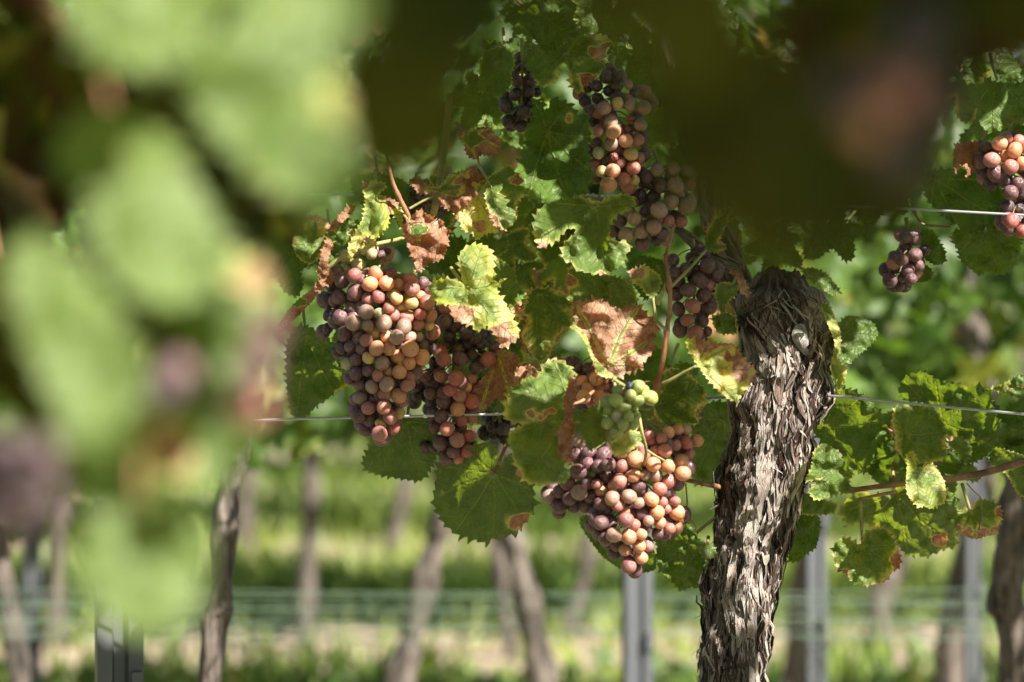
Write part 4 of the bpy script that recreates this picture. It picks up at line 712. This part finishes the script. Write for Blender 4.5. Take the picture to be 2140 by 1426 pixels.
shoot('vine_cane', 'brown cane stub joining the left side of the trunk', [(1412, 1000, .0), (1445, 1006, -.01), (1480, 1013, -.01), (1510, 1020, .02)], 3.8, 6, M_CANE, 'cane')
shoot('tendril', 'thin red tendril hanging left of the trunk', [(1433, 1010, -.01), (1436, 1050, -.01), (1434, 1078, -.01), (1446, 1090, -.01), (1455, 1102, -.012), (1452, 1112, -.01)], 1.8, 1.2, M_RSTEM, 'tendril')
shoot('vine_cane', 'long smooth brown cane crossing at the right', [(1765, 1028, .0), (1800, 1022, .0), (1880, 1012, -.005), (1960, 1003, -.01), (2010, 998, -.01), (2070, 985, -.01), (2150, 962, -.01), (2300, 920, .0)], 5, 8.5, M_CANE, 'cane', nodes=(.08, .46))
shoot('vine_cane', 'short brown side cane just below the long cane', [(1798, 1042, -.012), (1830, 1036, -.01), (1870, 1028, -.005)], 2.5, 4, M_CANE, 'cane')
shoot('tendril', 'dark curly tendril beside the brown-rimmed round leaf', [(2020, 1010, -.02), (2036, 1028, -.02), (2050, 1042, .02), (2050, 1070, .04), (2046, 1108, .04)], 1.3, 1.0, M_CANE, 'tendril')
shoot('vine_shoot', 'dark thin twig under the upper wire at right', [(1905, 430, .01), (1920, 460, .01), (1935, 470, .01), (1985, 475, .01)], 3, 2.5, M_CANE)
shoot('leaf_stalk', 'thin stalk hanging below the small brown leaf at top', [(997, 325, -.03), (1004, 350, -.035), (1020, 378, -.045), (1042, 418, -.05)], 2.6, 1.4, M_GSTEM, 'leaf stalk')
shoot('leaf_stalk', 'stalk of the round backlit leaf', [(1032, 990, .02), (1046, 960, .02), (1062, 925, .03)], 2.4, 2.8, M_CANE, 'leaf stalk')
def wire(label, pts, r=.0012):
    path = np.array([tuple(P(a, b, c)) for a, b, c in pts]); path = np.repeat(path, 1, axis=0)
    o = tube_obj('wire', path, r, M_WIRE, None, 10); tag(o, label, 'wire'); return o
wire('lower trellis wire passing behind the grapes and the trunk', [(-300, 905, 2.50), (590, 877, F+.01), (650, 875, F+.01), (740, 873, F+.01), (1040, 866, F+.02), (1300, 840, F+.03), (1500, 832, 2.52), (1600, 828, 2.53), (1700, 826, 2.50), (1738, 828, F-.0), (2140, 866, F-.03), (2500, 900, F-.06)])
wire('upper trellis wire crossing behind the right blurred leaves', [(-300, 400, F+.12), (1300, 410, F+.10), (1885, 436, F-.02), (2140, 450, F-.03), (2500, 470, F-.05)], .0011)

# ------------------------------------------------------------------ posts
def post(label, px, Y, wpx, rot=.4, z1=2.1, sharp=False):
    """galvanised C-section trellis post"""
    x = (px-1070)*Y*S; wd = wpx*Y*S; t = .0025
    prof = [(-.5, .28), (-.5, -.28), (-.18, -.28), (-.12, -.10), (.12, -.10), (.18, -.28), (.5, -.28), (.5, .28)]
    pts = np.array(prof)*wd; inner = []
    for i in range(len(pts)):
        a = pts[max(0, i-1)]; b = pts[min(len(pts)-1, i+1)]; d = b-a; d = d/np.linalg.norm(d); inner.append(pts[i]+np.array([-d[1], d[0]])*t)
    loop = list(pts)+inner[::-1]; n = len(loop); V = [(p[0], p[1], 0) for p in loop]+[(p[0], p[1], z1) for p in loop]
    root = empty('trellis_post', (x, Y, 0)); root.rotation_euler = (0, 0, rot); tag(root, label, 'post', 'galvanised trellis posts')
    Fc = [(i, (i+1) % n, n+(i+1) % n, n+i) for i in range(n)]
    h = n//2; Fc += [(n+i, n+i+1, n+n-2-i, n+n-1-i) for i in range(h-1)]
    obj('post_body', mesh('post_body', V, Fc, smooth=False), root, M_METAL)
    for k in range(12):
        z = .25+k*.15
        if z > z1-.03: break
        mb = MB(); c = np.array([(-.02, -.004), (.02, -.004), (.02, .0), (-.02, .0)])*1.0
        cx, cy = wd*.34, -.28*wd-.001
        bx = np.array([[sx*.005+cx, cy-.006*(sy > 0), z+sz*.012] for sx in (-1, 1) for sy in (0, 1) for sz in (-1, 1)])
        mb.add(bx, [(0, 1, 3, 2), (4, 6, 7, 5), (0, 4, 5, 1), (2, 3, 7, 6), (0, 2, 6, 4), (1, 5, 7, 3)])
        mb.build('wire_hook', M_METAL, root, False)
    return root
post('nearest steel post with ridged profile at the lower left', 249, 2.62, 96, .25, .72)
post('blurred grey steel post directly below the broad orange bunch', 1331, 4.0, 58, .3, .70)
post('blurred grey steel post just right of the thick trunk', 1704, 4.2, 42, .3, .85)
post('blurred slim steel post near the lower right corner', 2033, 4.6, 32, .3, .64)
post('blurred slim steel post near the left edge', 66, 5.6, 38, .3, .85)

# ------------------------------------------------------------------ background vines
def vine_trunk_mesh(name, pts, r0, r1, seed):
    path = catmull(pts, 10); m = len(path); n = 28; th = np.arange(n)/n*2*np.pi; rad = np.linspace(r0, r1, m); V = []
    for i in range(m):
        rg = vnoise(th/6.283*9, np.full(n, i*.35), seed, 9); rg2 = vnoise(th/6.283*14, np.full(n, i*.9), seed+1, 14)
        rr = rad[i]*(1+.14*math.sin(i*.5+seed)+(rg-.5)*.45+(rg2-.5)*.25)
        V.append(path[i]+np.stack([np.cos(th)*rr, np.sin(th)*rr, np.zeros(n)], 1))
    V = np.vstack(V); idx = np.arange(m*n).reshape(m, n); a = idx[:-1]; b = np.roll(idx, -1, 1)[:-1]; c = np.roll(idx, -1, 1)[1:]; d = idx[1:]
    return mesh(name, V, np.stack([a, b, c, d], -1).reshape(-1, 4))
def foliage_mesh(seed, n, w=.62, zlo=.62, zhi=1.95, dp=.17, size=(.045, .075)):
    rs = np.random.RandomState(seed); mb = MB()
    for i in range(n):
        z = zlo+(zhi-zlo)*rs.beta(1.1, 1.1); x = rs.uniform(-w, w); lo = zlo+.10*math.sin(x*7+seed)+.06*math.sin(x*17)
        z = max(z, lo+rs.uniform(0, .1)); y = rs.normal(0, dp*.6)
        nr = (rs.normal(.25, .6), -.9+rs.normal(0, .6), rs.normal(.45, .5)); yy = rs.rand()
        add_leaf(mb, (x, y, z), rs.uniform(*size), nr, rs.uniform(-1, 1), float(np.clip(rs.normal(.5, .3), 0, 1)), (rs.uniform(.2, .6) if yy < .09 else 0), (rs.uniform(.5, 1) if yy > .94 else 0), i)
    me = mesh('foliage', np.vstack(mb.V), np.vstack(mb.F), {k: np.concatenate(a) for k, a in mb.A.items()}); me.materials.append(M_BGLEAF); return me
FOL = [foliage_mesh(s, 400) for s in range(3)]
def bg_vine(label, pts, r0, r1, seed, group, fol=True, foldx=0.0):
    base = Vector(pts[0]); base.z = 0; root = empty('background_vine', base); tag(root, label, 'grapevine', group)
    me = vine_trunk_mesh('trunk', [Vector(p)-base for p in pts], r0, r1, seed); obj('trunk', me, root, M_BGBARK)
    if fol:
        o = obj('foliage', FOL[seed % 3], root); o.location = (foldx, 0, 0); o.rotation_euler = (0, 0, 0); o.scale = (1, 1, 1)
    return root
def from_px(px_list, Y):  # rows of the photograph -> points standing at distance Y
    pts = [P(a, b, Y) for a, b in px_list]; lo = pts[0]
    d = (pts[1]-pts[0]); 
    if lo.z > 0.01: pts = [Vector((lo.x-d.x*min(1.2, lo.z/max(.05, d.z)) * .8, Y, 0))]+pts
    e = pts[-1]; dd = e-pts[-2]; pts.append(e+Vector((dd.x*.4, 0, .22 if Y > 4 else .04))); return pts
GR = 'blurred vines of the rows behind'
VN = [
 ('fairly sharp leaning vine trunk at lower left beside the steel post', 2.95, [(440, 1426), (462, 1250), (470, 1080), (490, 975)], .017, .015, False),
 ('blurred bent vine trunk cut by the left edge', 4.3, [(45, 1430), (15, 1250), (-10, 1100)], .020, .018, True),
 ('blurred vine leaning right in the gap below the round leaf', 4.5, [(838, 1430), (870, 1300), (905, 1150), (930, 1050)], .026, .020, True),
 ('blurred grey vine trunk leaning left below the blistered leaf', 4.5, [(1135, 1430), (1110, 1280), (1075, 1150), (1050, 1040)], .026, .023, True),
 ('blurred pinkish vine trunk between thick trunk and steel post', 5.0, [(1655, 1430), (1668, 1250), (1680, 1100)], .024, .020, True),
 ('large dark vine trunk at the lower right corner', 3.15, [(2122, 1430), (2105, 1250), (2120, 1100), (2125, 980)], .022, .024, False),
 ('straight blurred vine trunk left of centre in the third row', 6.7, [(636, 1338), (645, 1180), (652, 1020), (650, 940)], .026, .022, True),
 ('faint curved vine trunk right of centre in the third row', 6.7, [(1185, 1318), (1215, 1230), (1232, 1140), (1225, 1040)], .022, .018, True),
 ('faint vine trunk behind the grey leaning trunk', 6.6, [(1068, 1345), (1050, 1240), (1038, 1120), (1045, 1020)], .022, .020, True),
 ('broad faint vine trunk right of the thick trunk', 6.8, [(1835, 1335), (1840, 1240), (1875, 1160), (1890, 1060)], .040, .028, True),
 ('far faint vine trunk left of centre', 8.9, [(508, 1160), (512, 1080), (515, 1000)], .030, .026, True),
 ('far faint vine trunk below the left bunch', 8.9, [(820, 1160), (830, 1100), (850, 1000)], .030, .024, True),
]
for i, (lab, Yv, px, r0, r1, fo) in enumerate(VN): bg_vine(lab, from_px(px, Yv), r0*.82, r1*.82, i, GR, fo)
# extra vines continuing the rows, mostly blurred away
base_me = [vine_trunk_mesh('trunk', [Vector((0, 0, 0)), Vector((.02, 0, .3)), Vector((-.03, 0, .65)), Vector((.02, 0, 1.1))], .026, .020, 40+s) for s in range(3)]
for m_ in base_me: m_.materials.append(M_BGBARK)
def copies(lab, grp, spots):
    for k, (x, y) in enumerate(spots):
        root = empty('background_vine', (x, y, 0)); root.rotation_euler = (0, 0, random.choice((0, math.pi))) ; root.scale = (1, 1, random.uniform(.95, 1.05)); tag(root, lab, 'grapevine', grp)
        obj('trunk', base_me[k % 3], root); o = obj('foliage', FOL[k % 3], root)
copies('leafy blurred vine in the second row beyond the picture edges', 'outer vines of the second row', [(-2.6, 4.6), (-1.7, 4.55), (1.55, 4.6), (2.4, 4.6), (.75, 4.72)])
copies('leafy blurred vine of the third row', 'outer vines of the third row', [(-2.9, 6.75), (-1.9, 6.7), (2.0, 6.75), (3.0, 6.7), (-1.1, 6.8)])
copies('blurred vine of the fourth row', 'vines of the fourth row', [(x+.2, 8.9) for x in np.arange(-3.4, 3.6, 1.0)])
copies('far blurred vine of the fifth row', 'vines of the fifth row', [(x, 11.0) for x in np.arange(-4, 4.2, 1.0)])
copies('far blurred vine of the sixth row', 'vines of the sixth row', [(x+.4, 13.2) for x in np.arange(-4.6, 4.6, 1.1)])
copies('very far vine merging into the green distance', 'vines of the farthest rows', [(x+.3, 16.5) for x in np.arange(-5.5, 5.5, 1.1)]+[(x, 21) for x in np.arange(-6, 6.3, 1.1)])
# neighbouring vine canopy of the near row, left and right backgrounds
def row_leaves(name, label, n, xr, zr, yr, seed, size=(.045, .07)):
    rs = np.random.RandomState(seed); mb = MB()
    for i in range(n):
        add_leaf(mb, (rs.uniform(*xr), rs.uniform(*yr), rs.uniform(*zr)), rs.uniform(*size), (rs.normal(.2, .6), -.9+rs.normal(0, .6), rs.normal(.4, .5)), rs.uniform(-1, 1), rs.uniform(.2, .9), (rs.uniform(.4, 1) if rs.rand() < .2 else 0), (rs.uniform(.4, 1) if rs.rand() < .1 else 0), i)
    o = mb.build(name, M_BGLEAF); tag(o, label, 'foliage', None, 'stuff'); return o
row_leaves('weeds', 'low leafy weeds along the soil strip', 900, (-3, 3), (.01, .07), (5.0, 6.2), 21, (.02, .05))

# ------------------------------------------------------------------ rolled green bird net strung low
def netting():
    root = empty('bird_net', (0, 4.15, .0)); tag(root, 'green bird net strung in a low band across the background', 'net')
    mb = MB(); Yn = 4.15; z0 = P(0, 1335, Yn).z; z1 = P(0, 1238, Yn).z
    for k in range(9):
        z = z0+(z1-z0)*k/8; xs = np.linspace(-2.6, 2.6, 90); path = np.stack([xs, .012*np.sin(xs*9+k*1.7), z+.003*np.sin(xs*5+k*2.1)], 1)
        V, Fc, uv = tube_data(path, .0008, 4); mb.add(V[:-2], Fc[:-8])
    xs = np.arange(-2.6, 2.6, .05)
    for i, x in enumerate(xs):
        path = np.stack([x+np.linspace(0, .012, 8)*(1 if i % 2 else -1), .012*np.sin(x*9+np.linspace(0, 20, 8)), np.linspace(z0, z1, 8)], 1)
        V, Fc, uv = tube_data(path, .0007, 3); mb.add(V[:-2], Fc[:-6])
    mb.build('net_cords', M_NET, root)
netting()

# ------------------------------------------------------------------ foreground vine seen out of focus, very near
def FG(label, s, org, Y, tx, ty, sty, **kw):
    kw.setdefault('ruf', .6); kw.setdefault('step', 26); kw.setdefault('group', 'out of focus foreground leaves')
    return detailed_leaf(label, pp(s, R0), org, 0, tx, ty, sty, Y0=Y, **kw)
FG('huge blurred pale leaf at the top left', '150,-150 600,-160 460,-20 430,70 400,130 290,150 190,110 130,0', (350, -100), 0.92, .2, .5, 'pale')
FG('huge blurred green leaf left of the dark area at top', '400,-160 800,-160 880,-60 800,30 690,120 740,230 740,380 700,430 600,410 520,350 430,260 390,150 440,30', (600, 0), 0.96, .25, .35, 'fgg', blobs=((710, 210, 60, .6),))
FG('blurred pale green leaf at mid left', '130,270 210,225 300,250 380,320 430,420 470,500 450,600 360,640 250,600 180,470 190,420 120,350', (250, 300), 0.94, .2, .5, 'pale')
FG('blurred green leaf below the dark diagonal gap', '400,490 500,530 560,560 580,640 540,740 470,790 380,700 310,640 330,560', (480, 560), 1.0, .3, .3, 'fgg', blobs=((535, 570, 60, 1.1),))
FG('long blurred pale leaf running down the left side', '20,520 80,480 150,540 220,600 290,740 320,860 260,960 150,930 90,800 30,640', (80, 520), .92, .2, .4, 'pale')
FG('blurred mid-green leaf in the lower left cluster', '170,800 300,740 440,760 540,860 500,980 360,1050 210,1030 120,920', (330, 850), 1.02, .2, .2, 'fgg', blobs=((360, 940, 70, 1.0),))
FG('blurred dark brown leaf at the far upper left', '60,90 200,60 260,130 240,210 170,260 90,200', (160, 80), 1.2, .0, -.2, 'mottle', mat=M_SHADELEAF)
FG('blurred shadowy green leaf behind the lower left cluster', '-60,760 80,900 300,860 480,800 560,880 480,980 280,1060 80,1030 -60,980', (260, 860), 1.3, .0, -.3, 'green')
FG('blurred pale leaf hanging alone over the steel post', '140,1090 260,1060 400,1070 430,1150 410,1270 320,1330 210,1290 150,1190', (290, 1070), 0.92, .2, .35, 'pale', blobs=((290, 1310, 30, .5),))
FG('blurred dark olive leaf at top centre', '780,-150 1120,-160 1090,20 1000,150 940,260 930,330 800,360 740,300 720,180 760,20', (900, -60), .62, -.3, -.6, 'dark', mat=M_SHADELEAF)
FG('blurred olive leaf under the dark top centre leaf', '720,150 860,130 960,230 950,320 860,370 760,350 720,270', (850, 140), .75, -.3, -.9, 'green', mat=M_SHADELEAF)
FG('blurred dark leaf spanning the top right of centre', '1040,-180 1500,-180 1560,40 1500,180 1380,220 1330,120 1260,70 1130,20', (1300, -100), .60, -.3, -.5, 'dark', mat=M_SHADELEAF)
FG('blurred dark olive leaf right of the high bunch', '1370,60 1560,40 1700,140 1720,320 1640,440 1520,420 1430,320 1370,220', (1540, 80), .66, -.3, -.6, 'olive', mat=M_SHADELEAF)
FG('blurred dark leaf directly above the trunk head', '1490,280 1640,220 1800,280 1860,390 1800,500 1700,540 1600,520 1530,430', (1650, 300), .62, -.3, -.5, 'olive', mat=M_SHADELEAF)
FG('blurred brownish black leaf at the top right', '1640,-180 2000,-180 2080,20 1990,200 1860,260 1700,160 1620,20', (1850, -100), .95, -.3, -.4, 'mottle', mat=M_SHADELEAF)
FG('blurred black leaf behind the pink blurred grapes', '1660,120 1900,60 2020,180 1960,340 1880,480 1760,420 1640,300', (1800, 120), 1.0, -.3, -.3, 'dark', mat=M_SHADELEAF)
FG('blurred dark leaf in the upper right corner', '1980,-160 2300,-160 2300,60 2160,90 2060,30', (2150, -100), .68, -.2, -.3, 'dark', mat=M_SHADELEAF)
FG('blurred black leaf closing the top right corner', '1880,-160 2260,-160 2260,90 2140,130 2040,150 1960,180 1880,60', (2060, -100), 0.9, -.2, -.3, 'mottle', mat=M_SHADELEAF)
FG('blurred dark leaf between the olive leaf and the thick trunk head', '1340,180 1500,140 1600,300 1640,460 1580,560 1500,470 1400,370', (1420, 160), 0.75, -.2, -.3, 'dark', mat=M_SHADELEAF)
for lab_, pts_, org_, Y_, st_ in [  # dark leaves added behind the pale ones to stand for shade in the gaps
 ('big added dark leaf for the shade at the far left edge', '-140,20 80,-20 190,120 240,300 160,420 60,560 -140,540', (0, 40) , 1.6, 'mottle'),
 ('added dark leaf for the shade in the upper left gap between pale leaves', '120,120 300,110 480,200 540,400 420,520 260,480 100,380', (300, 200), 1.65, 'dark'),
 ('added dark leaf for the shade in the diagonal gap at left', '340,240 520,300 640,380 650,470 560,560 440,560 340,450', (500, 350), 1.7, 'dark'),
 ('added dark leaf for the shade behind the lower left pale leaf', '160,540 330,520 460,600 540,700 500,880 360,920 200,820', (330, 600), 1.7, 'dark'),
 ('added dark leaf for the shade low at the left edge', '-120,560 60,540 160,660 180,860 80,980 -120,960', (0, 560), 1.6, 'dark')]:
    FG(lab_, pts_, org_, Y_, -.2, -.3, st_, mat=M_SHADELEAF)
def fg_bunch(label, spots, Y):
    root = empty('grape_bunch', P(spots[0][0], spots[0][1], Y)); tag(root, label, 'grape bunch', 'out of focus foreground grapes')
    for x, y, t, r, dy in spots:
        o = obj('grape', BERRY[0], root); o.location = P(x, y, Y+dy)-root.location; o.scale = (r,)*3; o.color = gcolor(t); o.rotation_euler = (.3, random.uniform(-2, 2), .2)
fg_bunch('blurred pink grapes in front of the left foliage edge', [(550, 700, 'P', .0060, 0), (530, 780, 'P', .0062, 0), (525, 850, 'M', .0062, .01), (490, 860, 'P', .006, .02)], .88)
fg_bunch('single blurred mauve grape left of the blurred pink ones', [(345, 815, 'D', .0066, 0), (370, 780, 'P', .006, .015)], .88)
fg_bunch('blurred red-purple grapes at the left edge', [(0, 940, 'D', .0066, 0), (50, 1000, 'D', .0066, .0), (-40, 1020, 'D', .0072, .0), (90, 1040, 'D', .0070, .02), (20, 1080, 'D', .0070, .02), (90, 950, 'D', .0065, .02)], .85)
fg_bunch('blurred pink and mauve grapes in the dark upper right blur', [(1900, 110, 'D', .0066, 0), (1872, 185, 'M', .0066, 0), (1805, 265, 'O', .0060, -.01), (1760, 190, 'D', .006, .02), (1930, 60, 'D', .007, .01), (1950, 220, 'D', .007, .01), (1880, 330, 'D', .007, .02)], .72)

# ------------------------------------------------------------------ out-of-frame canopy that shades vine and foreground
Lv = np.array(L)
LIT = [(890, 420, 230, 120, -.05), (760, 470, 60, 80, -.05), (1000, 610, 95, 100, -.09), (850, 630, 95, 95, -.05), (825, 770, 80, 130, -.055), (960, 850, 60, 110, -.01), (800, 900, 55, 45, -.05), (1220, 540, 90, 45, -.08), (1300, 310, 50, 80, -.045), (1290, 700, 90, 80, -.09), (1500, 770, 75, 60, -.10), (1345, 590, 40, 40, -.09),
       (1380, 930, 90, 70, -.07), (1340, 1090, 60, 80, -.07), (1400, 1060, 40, 60, -.07), (1110, 800, 60, 60, -.115), (1310, 850, 60, 80, -.14), (1240, 820, 50, 40, -.06), (1640, 960, 60, 110, -.02), (1620, 1200, 60, 230, -.02), (1690, 740, 50, 100, -.03), (1960, 1030, 40, 50, -.05), (1740, 1010, 40, 30, -.02), (2095, 310, 45, 45, -.04), (1790, 705, 45, 40, -.01), (1380, 440, 30, 70, -.03), (620, 650, 50, 60, -.05), (2110, 240, 40, 40, -.03), (1640, 660, 90, 60, -.04), (1790, 870, 80, 80, .06), (1990, 850, 100, 80, .04), (1960, 1080, 110, 60, .055), (1010, 1040, 80, 80, .03), (830, 940, 50, 45, .04), (1440, 1150, 45, 55, .03), (650, 770, 45, 70, .03), (2060, 530, 60, 50, .04), (1930, 900, 40, 40, -.0), (455, 1200, 60, 230, .5), (249, 1350, 60, 90, .17)]
def proj(q, Y):
    t = (q[1]-Y)/Lv[1]; p = q-Lv*t; return 1070+p[0]/(Y*S), HOR-(p[2]-H)/(Y*S)
mb = MB(); cnt = 0; rs = np.random.RandomState(12)  # unseen leaves placed along sun rays to dapple the vine
for i in range(9000):
    px = rs.uniform(-300, 2450); py = rs.uniform(-50, 1450); size = rs.uniform(.038, .066)
    if py > 1020 and rs.rand() < .55: continue
    p0 = np.array(P(px, py, F-.04)); need = (H+(HOR+40)*F*S-p0[2]+size)/Lv[2]; t = need+rs.uniform(0.0, .35); q = p0+Lv*t
    if q[1] < 1.70: continue
    bad = False
    for a, b, rx, ry, dy in LIT:
        u, v = proj(q, F+dy); rp = size/K*.75
        if ((u-a)/(rx+rp))**2+((v-b)/(ry+rp))**2 < 1: bad = True; break
    if bad: continue
    cnt += 1
    if cnt > 1100: break
    add_leaf(mb, q, size, tuple(Lv+rs.normal(0, .35, 3)), rs.uniform(-3, 3), rs.uniform(.2, .8), (.6 if rs.rand() < .15 else 0), 0, i)
tag(mb.build('vine_shade_canopy', M_BGLEAF), 'unseen vine leaves above the picture, placed to dapple the vine with shade', 'foliage', None, 'stuff')
mb = MB(); kept = 0  # unseen leaves placed to keep sun off the dark foreground leaves
for i in range(16000):
    px = rs.uniform(760, 2500); py = rs.uniform(-300, 620); Yb = rs.uniform(.55, .9); p0 = np.array(P(px, py, Yb)); size = rs.uniform(.025, .045)
    need = (H+(HOR+60)*Yb*S+size-p0[2])/Lv[2]; q = p0+Lv*(max(need, .04)+rs.uniform(.02, .30))
    lim = H+(HOR+40)*max(q[1], .05)*S+size*1.1
    if q[2] < lim or q[1] < .06: continue
    if any(proj(q, yy)[0] < 760+size/(yy*S)*.6 and -250 < proj(q, yy)[1] < 1450+size/(yy*S) for yy in (.9, 1.0, 1.1) if q[1] < yy+.03): continue
    kept += 1
    if kept > 1500: break
    add_leaf(mb, q, size, tuple(Lv+rs.normal(0, .4, 3)), rs.uniform(-3, 3), rs.uniform(.2, .8), 0, 0, i)
tag(mb.build('foreground_shade_canopy', M_BGLEAF), 'unseen leaves above the picture, placed to shade the nearest row', 'foliage', None, 'stuff')

def in_view(q, size):
    if q[1] < .05: return abs(q[0]) < .3
    m = size/(q[1]*S)+40+.006/(q[1]*S); px = 1070+q[0]/(q[1]*S); py = HOR-(q[2]-H)/(q[1]*S)
    return -m < px < 2140+m and -m < py < 1426+m
mb = MB()  # unseen rest of the nearest row, added to block sky light
for i in range(5200):
    q = np.array([rs.uniform(-2.6, 2.6), rs.normal(.80, .13), rs.uniform(.35, 2.0)]); size = rs.uniform(.04, .07)
    if in_view(q, size) or q[1] < .35: continue
    if any(-150-size/(yy*S) < proj(q, yy)[0] < 760+size/(yy*S) and -200-size/(yy*S) < proj(q, yy)[1] < 1350+size/(yy*S) for yy in (.92, 1.0) if q[1] < yy+.02): continue
    add_leaf(mb, q, size, (rs.normal(.2, .6), rs.normal(0, .8), rs.normal(.4, .5)), rs.uniform(-3, 3), rs.uniform(0, .5), 0, 0, i)
tag(mb.build('near_row_foliage', M_BGLEAF), 'foliage of the nearest vine row outside the picture', 'foliage', None, 'stuff')
mb = MB()
for i in range(2600):
    q = np.array([rs.uniform(-2.4, 2.4), rs.normal(F+.08, .09), rs.uniform(.55, 2.0)]); size = rs.uniform(.04, .07)
    if in_view(q, size): continue
    if any(((proj(q, F+dy)[0]-a)/(rx+size/K*.75))**2+((proj(q, F+dy)[1]-b)/(ry+size/K*.75))**2 < 1 for a, b, rx, ry, dy in LIT if q[1] < F+dy): continue
    add_leaf(mb, q, size, (rs.normal(.2, .6), -.8+rs.normal(0, .6), rs.normal(.4, .5)), rs.uniform(-1, 1), rs.uniform(.1, .8), (.6 if rs.rand() < .15 else 0), (.7 if rs.rand() < .08 else 0), i)
tag(mb.build('row_foliage', M_BGLEAF), 'foliage of the pictured vine row beyond the edges', 'foliage', None, 'stuff')
